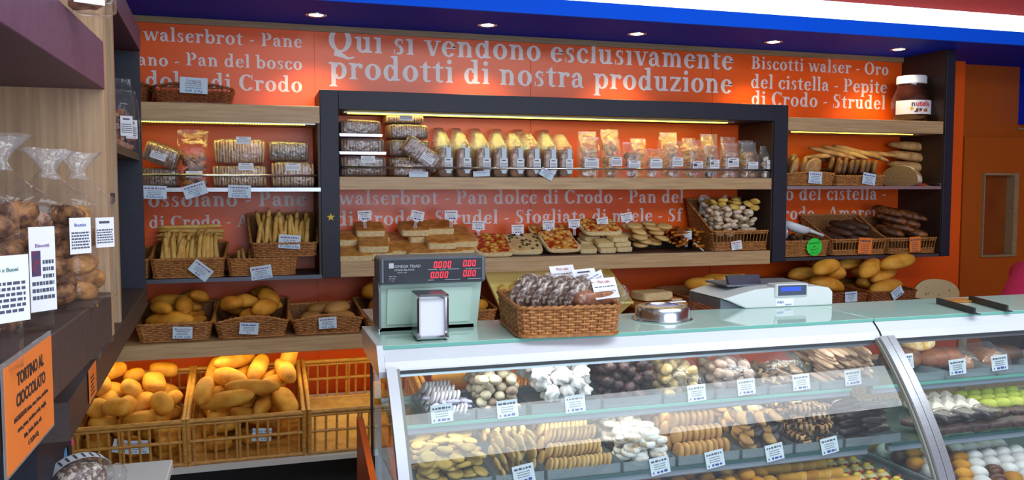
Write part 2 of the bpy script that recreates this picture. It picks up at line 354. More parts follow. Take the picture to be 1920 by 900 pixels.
def glyph(c):
    S = ST; g = []; w = .5
    def stem(x, y0, y1, t=S): return _bar(x, y0, x+t, y1)
    if c == ' ': return [], .23
    if c == '-': return [[(.05, .19), (.25, .215), (.25, .275), (.05, .25)]], .30
    if c == 'o': g = _ring(.25, .22, .225, .235, .12, .04); w = .5
    elif c == 'c': g = _ring(.24, .22, .215, .235, .12, .04, 42, 330)+_ring(.355, .345, .052, .05, .05, .05); w = .42
    elif c == 'e': g = _ring(.24, .22, .215, .235, .12, .04, 12, 325)+_bar(.1, .225, .445, .262)+_diag(.34, .25, .36, .3, .09); w = .455
    elif c == 's': g = _ring(.185, .335, .125, .12, .085, .045, 40, 268)+_ring(.185, .115, .14, .125, .095, .05, -130, 92)+_diag(.11, .27, .2, .17, .12)+_bar(.275, .31, .305, .44)+_bar(.04, 0, .07, .14); w = .37
    elif c == 'a': g = stem(.245, .05, .34)+_ring(.2, .31, .155, .145, .11, .045, 0, 165)+_ring(.09, .33, .052, .05, .05, .05)+_ring(.16, .125, .13, .135, .1, .04, 60, 330)+_ring(.38, .09, .1, .1, .06, .06, 200, 300)+_bar(.2, .23, .27, .27); w = .46
    elif c in 'dqbp':
        if c == 'd': g = _ring(.22, .22, .19, .235, .11, .045, 30, 330)+stem(.315, 0, ASC)+_flag(.32, ASC, .09)+[[(.4, 0), (.51, .01), (.51, .045), (.4, .07)]]; w = .53
        if c == 'q': g = _ring(.22, .22, .19, .235, .11, .045, 30, 330)+stem(.315, -.2, XH)+_ser(.37, -.22, .24); w = .52
        if c == 'b': g = _ring(.29, .22, .205, .235, .115, .045, -150, 150)+stem(.07, .0, ASC)+_flag(.075, ASC, .075); w = .52
        if c == 'p': g = _ring(.3, .22, .205, .235, .115, .045, -150, 150)+stem(.08, -.2, XH)+_flag(.085, XH+.01, .08)+_ser(.135, -.22, .24); w = .53
    elif c == 'l': g = stem(.08, 0, ASC)+_flag(.085, ASC, .08)+_ser(.134, 0, .22); w = .27
    elif c == 'i': g = stem(.08, 0, XH)+_flag(.085, XH+.01, .08)+_ser(.134, 0, .22)+_ring(.13, .6, .07, .07, .07, .07, n=14); w = .27
    elif c == 't': g = stem(.1, .08, .5)+[[(.1, .5), (.208, .6), (.208, .45), (.1, .45)]]+_bar(.01, .4, .33, .45)+_ring(.23, .1, .13, .11, .1, .05, 180, 325, 14); w = .35
    elif c == 'r': g = stem(.08, 0, XH)+_flag(.085, XH+.01, .08)+_ser(.134, 0, .24)+_ring(.29, .32, .13, .13, .07, .06, 60, 175, 12)+_ring(.34, .375, .068, .066, .066, .066, n=14); w = .41
    elif c == 'n': g = stem(.08, 0, XH)+_flag(.085, XH+.01, .08)+_ser(.134, 0, .21)+_arch(.13, .33)+stem(.33, 0, .33)+_ser(.384, 0, .21); w = .53
    elif c == 'm': g = stem(.08, 0, XH)+_flag(.085, XH+.01, .08)+_ser(.134, 0, .2)+_arch(.13, .32)+stem(.32, 0, .33)+_ser(.374, 0, .2)+_arch(.37, .56)+stem(.56, 0, .33)+_ser(.614, 0, .2); w = .76
    elif c == 'u': g = stem(.07, .13, XH)+_flag(.075, XH, .07)+_ring(.235, .155, .165, .165, .1, .06, 185, 330, 14)+stem(.315, 0, XH)+_flag(.32, XH, .08)+[[(.42, 0), (.51, .01), (.51, .045), (.42, .07)]]; w = .53
    elif c == 'v': g = _diag(.05, XH, .2, 0, .12)+[[(.24, 0), (.3, 0), (.45, XH), (.395, XH)]]+_bar(-.01, XH-.035, .22, XH)+_bar(.33, XH-.035, .5, XH); w = .48
    elif c == 'w': g = _diag(.05, XH, .18, 0, .11)+[[(.22, 0), (.28, 0), (.42, XH), (.365, XH)]]+_diag(.32, XH, .46, 0, .11)+[[(.5, 0), (.56, 0), (.7, XH), (.645, XH)]]+_bar(-.01, XH-.035, .2, XH)+_bar(.58, XH-.035, .75, XH); w = .73
    elif c == 'z': g = _bar(.03, XH-.06, .4, XH)+_bar(.03, 0, .4, .06)+[[(.03, .05), (.16, .05), (.4, XH-.05), (.27, XH-.05)]]+_bar(.03, .33, .06, .42)+_bar(.37, .02, .4, .12); w = .43
    elif c == 'g': g = _ring(.21, .29, .165, .165, .095, .04)+_ring(.22, -.09, .2, .125, .08, .05)+_ring(.13, .1, .075, .07, .06, .05, 90, 270, 10)+_bar(.12, .03, .3, .09)+_bar(.33, .38, .45, .43); w = .47
    elif c == 'f': g = stem(.1, 0, .56)+_ser(.154, 0, .24)+_bar(.02, .4, .31, .45)+_ring(.25, .55, .15, .15, .1, .06, 60, 180, 14)+_ring(.32, .63, .055, .055, .055, .055, n=12); w = .34
    elif c == 'P': g = stem(.1, 0, CAP, .13)+_ser(.165, 0, .3)+_ser(.15, CAP, .26, .03, -1)+_ring(.29, .475, .24, .19, .13, .045, -92, 92)+_bar(.2, .62, .3, CAP)+_bar(.2, .285, .3, .33); w = .56
    elif c == 'B': g = stem(.1, 0, CAP, .13)+_bar(.03, 0, .3, .04)+_bar(.03, CAP-.04, .3, CAP)+_bar(.2, .335, .3, .375)+_ring(.29, .5, .21, .16, .12, .045, -90, 90)+_ring(.29, .185, .26, .185, .135, .045, -90, 90); w = .6
    elif c == 'C': g = _ring(.34, .33, .3, .345, .14, .045, 45, 322)+_bar(.545, .46, .58, .67)+_bar(.555, .04, .58, .15); w = .62
    elif c == 'O': g = _ring(.36, .33, .325, .345, .14, .045); w = .72
    elif c == 'Q': g = _ring(.36, .33, .325, .345, .14, .045)+[[(.2, .02), (.36, .0), (.6, -.16), (.75, -.12), (.75, -.17), (.58, -.22), (.4, -.17), (.18, -.12)]]; w = .74
    elif c == 'S': g = _ring(.24, .49, .175, .18, .11, .05, 42, 268)+_ring(.24, .175, .19, .185, .12, .05, -135, 92)+_diag(.1, .41, .26, .25, .17)+_bar(.4, .47, .43, .67)+_bar(.05, -.01, .08, .2); w = .5
    elif c == 'A': g = [[(.07, 0), (.13, 0), (.34, CAP), (.29, CAP)]]+[[(.28, CAP+.01), (.38, CAP+.01), (.62, 0), (.47, 0)]]+_bar(.17, .2, .48, .24)+_bar(-.0, 0, .2, .035)+_bar(.39, 0, .69, .035); w = .68
    return g, w
def serif_line(text, px0, px1, py, pxb, parent, Y=4.6, em=None, M=None):
    'one printed line between two pixel columns, baseline through (pxb, py), on the plane at Y'
    z = fz(pxb, py, Y); x0 = fx(px0, Y, z); x1 = fx(px1, Y, z)
    x = 0; L = []
    for c in text:
        g, w = glyph(c); L.append((x, g)); x += w+.022
    sx = (x1-x0)/(x-.06); sy = em or sx*1.0
    G_ = G(); k = 0
    for ox, g in L:
        for p in g:
            k = (k+1) % 9
            n = len(p); G_.add([(x0+(ox+a)*sx, Y-.0006-k*.00012, z+b*sy) for a, b in p], [tuple(range(n))])
    return part('lettering', G_, LETTER, parent)
def sans(text, size, parent, M, m, name='lettering', ext=.0004, bold=0, align='LEFT', shear=0, sx=1):
    c = bpy.data.curves.new(name, 'FONT'); c.body = text; c.size = size; c.extrude = ext; c.offset = bold; c.align_x = align; c.shear = shear; c.resolution_u = 3
    o = bpy.data.objects.new(name, c); col.objects.link(o)
    dg = bpy.context.evaluated_depsgraph_get(); me = bpy.data.meshes.new_from_object(o.evaluated_get(dg)); bpy.data.objects.remove(o); bpy.data.curves.remove(c)
    me.materials.clear(); me.materials.append(m)
    return obj(name, me, parent, M @ Matrix.Diagonal((sx, 1, 1, 1)))
# ================================================================== THE ROOM
g = G(); g.box(-1.0, 6.2, -2.2, 5.4, -.1, 0); struct('floor', g, FLOORM)
YP = 4.62
wall = G()
seams = [-1.0, .314, 1.535, 2.725, 4.17, 4.68]
for a, b in zip(seams[:-1], seams[1:]): wall.box(a+.0015, b-.0015, YP, YP+.05, 0, 2.52)
wall.box(-1.0, 4.7, YP+.006, YP+.14, 0, 3.2)
back = struct('wall_back', wall, ORANGE)
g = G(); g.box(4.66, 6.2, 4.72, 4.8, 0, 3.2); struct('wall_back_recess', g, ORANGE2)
g = G(); g.box(5.29, 6.2, 4.5, 4.72, 2.1, 2.51); struct('trim_1', g, BLUE)
g = G(); g.box(-1.0, -.84, -2.2, 5.4, 0, 3.2); struct('wall_left', g, WHITE)
g = G(); g.box(6.0, 6.2, -2.2, 5.4, 0, 3.2); struct('wall_right', g, REDC)
g = G(); g.box(-.84, 4.165, YP-.016, YP, 2.478, 2.51); struct('trim_2', g, OAKD)
g = G(); g.box(-1.0, 6.2, 4.0, 4.8, 2.511, 2.588); sof = struct('ceiling_soffit', g, BLUE)
g = G(); g.box(-1.0, 6.2, 3.985, 4.0, 2.509, 2.588); struct('trim_3', g, BLUEL)
g = G(); g.prism([(4.03, 2.688), (4.03, 3.2), (4.8, 3.2), (4.8, 2.688)], -1.0, 6.2); struct('ceiling_bulkhead', g, REDC); struct('ceiling', G().box(-1.0, 6.2, -2.2, 4.03, 3.15, 3.25), CEILW)
# white cove light running along the edge of the soffit
t = thing('cove_light', 'long white glowing cove light along the edge of the blue soffit', 'light', Tm((0, 4.0, 2.588)))
g = G(); g.box(-.84, 6.0, .0, .012, .001, .1); part('diffuser', g, emis('cove_diffuser_white', '#eef6ff', 3.2), t)
g = G(); g.box(-.84, 6.0, .013, .2, .001, .1); part('housing', g, WHITE, t)
# downlights in the soffit
dl = None
for i, X in enumerate((.307, 1.197, 2.07, 2.96, 3.87)):
    M = Tm((X, 4.33, 2.51)); nm = ['above the left end of the big lettering', 'above the word vendono on the orange panel', 'above the word esclusivamente on the orange panel', 'above the seam before the right panel', 'above the chocolate spread jar'][i]
    if dl is None:
        dl = thing('downlight', 'round recessed downlight '+nm, 'light', M, 'downlights in the blue soffit')
        g = G(); g.lathe([(.036, -.003), (.052, -.005), (.056, 0), (.036, .0005)], 28, cap=False); part('ring', g, CHROME, dl, True)
        g = G(); g.lathe([(.0, -.002), (.036, -.002), (.036, .0)], 24); part('lamp', g, emis('halogen_lamp', '#ffe9c8', 14), dl)
    else: dup(dl, M, 'round recessed downlight '+nm)
    d = bpy.data.lights.new('downlight_beam', 'SPOT'); d.energy = 17; d.color = (1, .74, .42); d.spot_size = 1.75; d.spot_blend = .8; d.shadow_soft_size = .03
    o = bpy.data.objects.new('downlight_beam', d); col.objects.link(o); o.location = (X, 4.34, 2.49); o.rotation_euler = (.16, 0, 0)
# printed lines on the orange panels
LN = [('walserbrot - Pane', 268, 566, 89.4, 560), ('ossolano -', 176, 336, 125, 330), ('Pan del bosco', 348, 566, 131, 560), ('dolce di Crodo', 272, 566, 172.8, 560),
      ('Qui si vendono esclusivamente', 614, 1373, 131, 1370), ('prodotti di nostra produzione', 616, 1371, 175, 1368),
      ('Biscotti walser - Oro', 1408, 1665, 129, 1410), ('del cistella - Pepite', 1407, 1662, 165, 1410), ('di Crodo - Strudel', 1408, 1659, 205, 1655),
      ('ossolano - Pane', 277, 573, 386, 570), ('di Crodo - Amaretti', 279, 575, 427.5, 285),
      ('walserbrot - Pan dolce di Crodo - Pan del', 634, 1281, 384, 640), ('di Crodo - Strudel - Sfogliata di miele - Sf', 630, 1278, 421, 800),
      ('Oro del cistella -', 1432, 1661, 374.5, 1640), ('Crodo - Amaretti', 1448, 1661, 411, 1500)]
for tx, a, b, py, pb in LN: serif_line(tx, a, b, py, pb, back, YP)
# orange door with a small window, right of the shelving
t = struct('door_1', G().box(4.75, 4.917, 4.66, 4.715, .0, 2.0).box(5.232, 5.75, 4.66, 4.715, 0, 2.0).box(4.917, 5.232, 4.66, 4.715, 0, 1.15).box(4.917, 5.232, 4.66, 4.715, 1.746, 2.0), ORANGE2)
g = G()
for b in ((4.917, 4.927, 1.15, 1.746), (5.192, 5.232, 1.15, 1.746), (4.927, 5.192, 1.15, 1.165), (4.927, 5.192, 1.731, 1.746)): g.box(b[0], b[1], 4.64, 4.712, b[2], b[3])
struct('door_window_frame', g, OAKD, t)
g = G(); g.box(4.927, 5.192, 4.705, 4.711, 1.165, 1.731); struct('door_window_pane', g, mat('amber_door_pane', '#7d3a10', '#8f4713', rough=.15, scale=3), t)
g = G(); g.box(5.28, 5.75, 4.70, 4.718, 2.06, 2.075); struct('trim_4', g, OAKD)
# ================================================================== BACK SHELVING
def ledstrip(parent, x0, x1, y, z, n=1):
    for k in range(n):
        part('led_channel', G().box(x0-.02, x1+.04, y+k*.022-.006, y+k*.022+.008, z-.002, z+.004), ALU, parent)
        g = G()
        m = int((x1-x0)/.012)
        for i in range(m): g.box(x0+i*.012, x0+i*.012+.0085, y+k*.022-.004, y+k*.022+.006, z-.006, z-.002)
        part('led_strip', g, LED, parent)
    area('led_light', ((x0+x1)/2, y+.01, z-.012), ((x0+x1)/2, y+.03, z-1), x1-x0, .012, 1.0*(x1-x0)*n**.5, (1, .86, .22))
YF = 4.25
# centre unit: dark frame, two oak shelves
u = thing('display_shelf', 'dark navy framed wall shelf with two thick oak boards under the big lettering', 'shelf', Tm((0, 0, 0)))
part('left_post', G().box(.312, .403, YF, YP, 1.193, 2.13, .002), NAVY, u)
part('right_post', G().box(2.925, 3.018, YF, YP, 1.203, 2.13, .002), NAVY, u)
part('top_beam', G().box(.403, 2.925, YF, YP, 2.035, 2.13, .002), NAVY, u)
part('inner_side', G().box(2.915, 2.925, YF+.01, YP, 1.27, 2.03), WENGE, u)
part('shelf_board', G().box(.403, 2.915, YF+.004, YP, 1.634, 1.70, .002), OAK, u)
part('shelf_board', G().box(.403, 2.915, YF+.004, YP, 1.192, 1.272, .002), OAK, u)
g = G(); g.tube([(.405, YF+.012, 1.748), (2.915, YF+.012, 1.748)], .0065, 10); part('front_rail', g, CHROME, u, True)
st = G(); pts = []
for k in range(10):
    r = .021 if k % 2 == 0 else .0085; a = PI/2+2*PI*k/10; pts.append((.358+r*math.cos(a), 1.497+r*math.sin(a)))
st.prism(pts, YF-.003, YF, 'y'); part('star_sticker', st, mat('gold_star', '#e2b420', rough=.4), u)
ledstrip(u, .46, 2.68, 4.36, 2.031, 2)
# left unit
u = thing('display_shelf', 'left wall shelf with oak top board and two dark metal edged shelves', 'shelf')
part('shelf_board', G().box(-.84, .311, YF, YP, 1.963, 2.047, .002), OAK, u)
part('metal_shelf', G().box(-.84, .311, YF+.004, YP, 1.63, 1.643), DARKB, u)
part('shelf_edge', G().box(-.84, .311, YF, YF+.004, 1.626, 1.645), ALU, u)
part('lower_shelf', G().box(-.84, .311, YF+.004, YP, 1.193, 1.208), DARKB, u)
part('shelf_edge', G().box(-.84, .311, YF, YF+.004, 1.19, 1.21), mat('grey_metal_edge', '#5c5e68', rough=.35, metal=.6), u)
part('inner_side', G().box(.300, .311, YF+.004, YP, 1.21, 1.962), WENGE, u)
g = G(); g.tube([(-.82, YF+.01, 1.705), (.311, YF+.01, 1.705)], .006, 10); part('front_rail', g, CHROME, u, True)
ledstrip(u, -.8, .25, 4.275, 1.960)
# right unit
u = thing('display_shelf', 'right wall shelf with oak top board, dark back and tall navy end panel', 'shelf')
part('shelf_board', G().box(3.019, 4.165, YF, YP, 1.983, 2.06, .002), OAK, u)
part('end_panel', G().box(4.165, 4.232, YF-.01, YP, 1.207, 2.509, .002), NAVY, u)
part('inner_side', G().box(4.158, 4.165, YF, YP, 1.23, 2.509), WENGE, u)
for z in (1.65, 1.222):
    part('metal_shelf', G().box(3.019, 4.157, YF+.004, YP, z-.013, z), DARKB, u)
    part('shelf_edge', G().box(3.019, 4.157, YF, YF+.004, z-.016, z+.003), ALU if z > 1.4 else mat('grey_metal_edge', '#5c5e68'), u)
part('front_rail', G().tube([(3.03, YF+.01, z+.03) for z in (1.65,)]+[(3.03+.001, YF+.01, 1.68)], .003, 6) if 0 else G().box(4.150, 4.157, YF+.002, YP, 1.653, 1.672), CHROME, u)
ledstrip(u, 3.06, 3.95, 4.275, 1.980)
# long oak ledge
u = thing('oak_counter_ledge', 'long thick oak ledge carrying bread baskets along the orange wall', 'counter')
part('board', G().box(-.84, 4.235, 4.06, YP, .861, .932, .003), OAK, u)
LZ = .932
# base with bins shelf
u = thing('bin_rack', 'low white bin rack with dark plinth under the oak ledge', 'rack')
A = math.radians(13)
def tilt(x, y, z=0): return Tm((x, y, z), (A, 0, 0))
part('tilted_shelf', G().box(-.83, 4.2, -.02, .62, -.025, 0), WHITE, u, M=tilt(0, 3.965, .385))
part('plinth', G().box(-.8, 4.2, 4.12, 4.58, 0, .34), mat('near_black_plinth', '#14161c', rough=.6), u)
part('side_panel', G().box(-.838, -.80, 3.93, 4.6, 0, .66), WHITE, u)
part('back_light_strip', G().box(-.8, 4.0, 4.30, 4.32, .852, .8605), LED, u)
area('bin_light', (1.2, 4.20, .85), (1.2, 4.20, .4), 4.0, .03, 6.5, (1, .85, .45))
# ================================================================== WICKER BASKETS
def basket(name, label, M, w, d, h, hb=None, arch=0, gap=None, flare=.02, m=None, cat='basket', group=None, rowh=.0088, bgrow=0, side=1.0):
    hb = hb or h; m = m or WICK
    t = thing(name, label, cat, M, group)
    # perimeter, rounded rectangle, front centre first
    rr = .03; pts = []
    def corner(cx, cy, a0):
        for k in range(5):
            a = math.radians(a0+22.5*k); pts.append((cx+rr*math.cos(a), cy+rr*math.sin(a)))
    hw = w/2-rr
    corner(hw, rr, -90); corner(hw, d-rr, 0); corner(-hw, d-rr, 90); corner(-hw, rr, 180)
    P = pts+[pts[0]]; L = [0]
    for a, b in zip(P[:-1], P[1:]): L.append(L[-1]+math.hypot(b[0]-a[0], b[1]-a[1]))
    tot = L[-1]; ns = int(round(tot/.021/2))*2; 
    def pos(s):
        s = s % tot; 
        for i in range(len(L)-1):
            if s <= L[i+1]:
                f = (s-L[i])/max(1e-9, L[i+1]-L[i]); return P[i][0]+(P[i+1][0]-P[i][0])*f, P[i][1]+(P[i+1][1]-P[i][1])*f
        return P[-1]
    def hh(x, y):
        f = min(1, max(0, (y-.02)/(d-.04))); f = f**side
        a = arch*math.cos(min(1, abs(x)/(w/2))*PI/2)*(1-min(1, y/(d*.25))) if y < d*.25 else 0
        return h+(hb-h)*f+a
    def out(x, y, z, o=0):
        n = Vector((x/(w/2), (y-d/2)/(d/2), 0)); 
        k = flare*z/max(h, .05)
        qx = x+k*(x/(w/2)); qy = y+k*((y-d/2)/(d/2))+(bgrow*z if y > d*.6 else 0)
        n = Vector((0 if abs(x) < hw else x/abs(x), -1 if y < rr else (1 if y > d-rr else 0), 0))
        if n.length: n.normalize()
        return Vector((qx+n.x*o, qy+n.y*o, z))
    W_ = G(); sub = 3; N = ns*sub; row = 0; z = rowh*.6; zm = max(h+arch, hb)
    P2 = [pos(tot*i/N) for i in range(N)]
    H2 = [hh(*p) for p in P2]
    while z < zm:
        vs = []; fs = []
        for i in range(N):
            x, y = P2[i]; o = .0032*math.sin(PI*i/sub+row*PI)
            for dz, do in ((-.0041, 0), (0, .0026), (.0041, 0), (0, -.0026)):
                vs.append(out(x, y, z+dz, o+do))
        for i in range(N):
            j = (i+1) % N
            if z > H2[i]-.006 or z > H2[j]-.006: continue
            if gap and gap[0] < z < gap[1] and P2[i][1] < .02 and P2[j][1] < .02: continue
            for k in range(4): fs.append((i*4+k, i*4+(k+1) % 4, j*4+(k+1) % 4, j*4+k))
        W_.add(vs, fs); z += rowh; row += 1
    for i in range(ns):
        x, y = pos(tot*(i+.5)/ns); hz = hh(x, y)
        W_.tube([out(x, y, .002), out(x, y, hz*.5), out(x, y, hz-.004)], .0026, 4)
    part('woven_wall', W_, m, t)
    R = G()
    for ph in (0, PI):
        rp = []
        for i in range(ns*2):
            x, y = pos(tot*i/(ns*2)); a = PI*i/2+ph; rp.append(out(x, y, hh(x, y)+.0035*math.sin(a), .0045*math.cos(a)))
        R.tube(rp, .0048, 5, True)
    part('rim', R, m, t, True)
    B = G(); poly = [tuple(out(x, y, 0)[:2]) for x, y in pts]; B.prism(poly, .001, .008, 'z')
    rp = [out(x, y, .006, .004) for x, y in [pos(tot*i/60) for i in range(60)]]; B.tube(rp, .0055, 5, True)
    part('base', B, m, t)
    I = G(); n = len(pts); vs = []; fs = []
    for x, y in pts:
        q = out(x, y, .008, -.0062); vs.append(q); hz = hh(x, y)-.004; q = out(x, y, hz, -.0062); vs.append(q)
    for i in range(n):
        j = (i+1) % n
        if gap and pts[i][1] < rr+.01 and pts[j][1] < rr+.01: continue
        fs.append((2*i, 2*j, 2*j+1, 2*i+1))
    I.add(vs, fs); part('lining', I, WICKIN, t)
    return t
def pbasket(name, label, px0, px1, Yf, z, d, h, **k):
    'basket whose front spans two pixel columns at depth Yf'
    x0, x1 = fx(px0, Yf, z+h/2), fx(px1, Yf, z+h/2)
    rot = k.pop('rot', 0); fl = k.get('flare', .02)
    M = Tm(((x0+x1)/2, Yf+fl, z+.001), (0, 0, rot))
    w = x1-x0-2*fl
    return basket(name, label, M, w, d, h, **k), M, w
# ================================================================== PRICE CARDS
def card(label, M, w=.085, h=.055, base=None, title=INKP, group='price cards', name='price_card', text=None, price='', cat='price card', tm=None, seed=0, lines=3, tsize=None):
    'card in the local xz plane, lower edge on z=0, face to -y'
    rnd = random.Random(seed+int(w*1e4)+len(label))
    t = thing(name, label, cat, M, group)
    part('card', G().box(-w/2, w/2, 0, .0012, 0, h), base or PAPERB, t)
    def words(z, x0, x1, hh, m):
        g = G(); x = x0
        while x < x1:
            l = rnd.uniform(.35, .9)*hh*2; g.box(x, min(x+l, x1), -.0004, 0, z, z+hh*rnd.uniform(.75, 1)); x += l+hh*.45
        return part('print', g, m, t)
    if text: 
        o = sans(text, tsize or h*.33, t, Tm((0, -.0005, h*.68), (PI/2, 0, 0)), tm or title, 'print', align='CENTER', sx=1.05)
    else: words(h*.74, -w*.42, w*.40, h*.12, title)
    for i in range(lines): words(h*(.58-.13*i), -w*.3, w*.28, h*.05, INK)
    if price: sans(price, h*.24, t, Tm((0, -.0005, h*.08), (PI/2, 0, 0)), INKB, 'print', align='CENTER')
    else: words(h*.08, -w*.4, -w*.34, h*.14, INKB); words(h*.08, -w*.2, w*.35, h*.15, INKB)
    return t
def pcard(label, px, py, Y, tiltdeg=0, lean=0, **k):
    'card whose lower middle shows at pixel (px, py) at depth Y'
    p = at(px, py, Y=Y)
    return card(label, Tm(p, (lean, math.radians(tiltdeg), 0)), **k)
# pick-mounted card for focaccia and pizza
def pickcard(label, px, py, Y, tiltdeg=0, w=.07, h=.05, stick=.035, **k):
    p = at(px, py, Y=Y)
    t = card(label, Tm(p, (0, math.radians(tiltdeg), 0)), w, h, base=PAPER, title=INK, group='price cards on picks', **k)
    g = G(); g.box(-.012, .012, .0015, .005, -.008, .012); 
    for x in (-.006, 0, .006): g.box(x-.001, x+.001, .002, .004, -.008-stick, -.006)
    part('comb_pick', g, PAPER, t); return t
# ================================================================== BREAD MESHES
def loaf(name, L, W_, H, m, e=2.4, seed=0, bump=.08, bs=9, flat=.6, taper=0, bend=0, n=20, mm=10):
    def fn(x, y, z):
        f = x/(L/2); y *= 1-taper*f*f; z *= 1-.5*taper*f*f
        return x, y+bend*(f*f-.3), z
    g = G(); g.sell(L/2, W_/2, H/2, e, e, n, mm, bump=bump, bs=bs, seed=seed, flat=flat, fn=fn); return g.mesh(name, m, True)
def stick(name, L, r, m, seed=0, n=8):
    rnd = random.Random(seed); g = G(); pts = []; rs = []
    for i in range(9):
        f = i/8; pts.append((-L/2+L*f, rnd.uniform(-.1, .1)*r, rnd.uniform(-.1, .1)*r)); rs.append(r*(.55 if i in (0, 8) else rnd.uniform(.9, 1.1)))
    g.tube(pts, rs, n); return g.mesh(name, m, True)
def cut_loaf(name, L, W_, H, m, mc, e=2.3, seed=0, cut=.5, flat=.7):
    'loaf along x, sliced flat at x = cut*L/2'
    g = G(); c = L/2*cut
    g.sell(L/2, W_/2, H/2, e, e, 28, 16, bump=.05, bs=9, seed=seed, flat=flat, fn=lambda x, y, z: (min(x, c), y, z))
    me_f = []
    for i, f in enumerate(g.f):
        if all(g.v[k][0] > c-1e-6 for k in f): g.m[i] = 1
    return g.mesh(name, [m, mc], True, .6)
def slab(name, L, W_, H, mt, ms, seed=0, e1=9, e2=7, bump=.04, mb=None):
    g = G(); g.sell(L/2, W_/2, H/2, e1, e2, 32, 10, bump=bump, bs=14, seed=seed)
    for i, f in enumerate(g.f):
        z = sum(g.v[k][2] for k in f)/len(f); n = (Vector(g.v[f[1]])-Vector(g.v[f[0]])).cross(Vector(g.v[f[-1]])-Vector(g.v[f[0]]))
        up = abs(n.z) > .6*n.length if n.length > 1e-12 else True
        g.m[i] = 0 if (up and z > 0) else (0 if up else 1)
    return g.mesh(name, [mt, ms], True, .7)
def disc(name, r, h, m, e=3, hole=0, seed=0, n=20, bump=.06):
    g = G()
    if hole:
        prof = [(hole, 0), (hole-.1*h, h*.5), (hole, h*.9), ((r+hole)/2, h), (r-.15*h, h*.85), (r, h*.45), (r-.1*h, 0), (hole, 0)]
        g.lathe(prof, n, cap=False)
    else: g.sell(r, r, h/2, e, 2, n, 8, bump=bump, bs=20, seed=seed)
    return g.mesh(name, m, True)
def swirl(name, r, h, m):
    'piped rosette with ridges winding to a tip'
    g = G(); n = 24; mm = 9; vs = []; fs = []
    for i in range(mm+1):
        f = i/mm; R = r*math.cos(f*PI/2)**.65*(1 if i else .85); z = h*f**.9
        for k in range(n):
            a = 2*PI*k/n; q = R*(1+.16*math.sin(6*a+f*5)); vs.append((q*math.cos(a), q*math.sin(a), z))
    for i in range(mm):
        for k in range(n): fs.append((i*n+k, i*n+(k+1) % n, (i+1)*n+(k+1) % n, (i+1)*n+k))
    fs.append(tuple(range(n))[::-1]); g.add(vs, fs); return g.mesh(name, m, True)
def nubby(name, r, m, seed, amp=.35, sq=.8):
    g = G(); g.sell(r, r, r*sq, 2, 2, 16, 10, bump=amp, bs=.9/r, seed=seed); return g.mesh(name, m, True)
# ================================================================== FILM BAGS
def bagmesh(name, w, d, h, fill=.62, neck='flat', seed=0, tw=0, top=None, film=None):
    'standing clear bag: w x d at the base, full up to fill*h, flattened or gathered above'
    n = 44; mm = 22; vs = []; fs = []; top = top or w*1.0
    for i in range(mm+1):
        f = i/mm; z = h*f
        if f <= fill: a = 1.0-.05*math.sin(f/fill*PI); bx, by = w/2*(a+.08*math.sin(f/fill*PI)), d/2*(a+.08*math.sin(f/fill*PI)); e = 4
        else:
            q = (f-fill)/(1-fill); s = q*q*(3-2*q)
            if neck == 'flat': bx = w/2+(top/2-w/2)*s; by = d/2*(1-s)+.002; e = 4-2*s
            else:
                k = math.sin(min(1, q/.62)*PI/2) if q < .62 else 1
                bx = w/2*(1-k)+.010*k+(0 if q < .62 else (q-.62)/.38*top*.35); by = d/2*(1-k)+.008*k+(0 if q < .62 else (q-.62)/.38*.012); e = 2.5
        for k in range(n):
            th = 2*PI*k/n; c, s_ = math.cos(th), math.sin(th)
            x = bx*math.copysign(abs(c)**(2/e), c); y = by*math.copysign(abs(s_)**(2/e), s_)
            nz = mnoise.noise(Vector((x*26+seed*7, y*26, z*18+seed)))*.12*w*(.35+f)+.016*w*math.sin(5*th+seed*2+z*22)*math.sin(11*th+seed-z*31)*(.4+1.6*f) if 0 < i else 0
            vs.append((x*(1+nz/w*.9)+tw*f*f, y+(nz*.45 if f < .97 else nz*.15), z+(nz*.25 if f > .8 else 0)))
    for i in range(mm):
        for k in range(n): fs.append((i*n+k, i*n+(k+1) % n, (i+1)*n+(k+1) % n, (i+1)*n+k))
    fs.append(tuple(range(n))[::-1]); g = G(); g.add(vs, fs)
    if neck != 'flat': g.m = [1 if min(g.v[k][2] for k in q) > h*(fill+.10) else 0 for q in g.f]
    return g.mesh(name, [film or FILMB, FILMN], True)
def sticker(t, M, w, h, head=INK, img=None, lines=4, seed=1, title=None, tcol=None):
    'adhesive label in local xz plane facing -y'
    rnd = random.Random(seed); e = obj('sticker', G().box(-w/2, w/2, -.0006, 0, 0, h).mesh('sticker', PAPER), t, M)
    g = G()
    x0 = -w*.42
    if img: part('picture', G().box(-w*.42, -w*.08, -.0011, -.0006, h*.42, h*.72), img, e)
    if title: sans(title, min(h*.2, w*1.45/len(title)), e, Tm((0, -.0009, h*.76), (PI/2, 0, 0)), tcol or head, 'print', align='CENTER')
    else:
        g.box(-w*.3, w*.25, -.0010, -.0006, h*.8, h*.88)
    for i in range(lines):
        z = h*(.62-.5*i/max(1, lines)); x = (w*.0 if img and z > h*.4 else -w*.42)
        while x < w*.40:
            l = rnd.uniform(.05, .14)*w; g.box(x, min(x+l, w*.42), -.0010, -.0006, z-h*.06, z-h*.06+h*.045); x += l+.03*w
    part('print', g, head, e); return e
def fillbag(t, meshes, w, d, h, n, seed, z0=.004, rot=None, soft=.004, name='cookie'):
    hp = Heap(-w/2, w/2, -d/2, d/2, z0, .006); pile(hp, meshes, n, rot or (lambda r: (r.uniform(-1.2, 1.2), r.uniform(-1.2, 1.2), r.uniform(0, 6.3))), name, None, None, None, seed, 8, h, soft, parent=t)
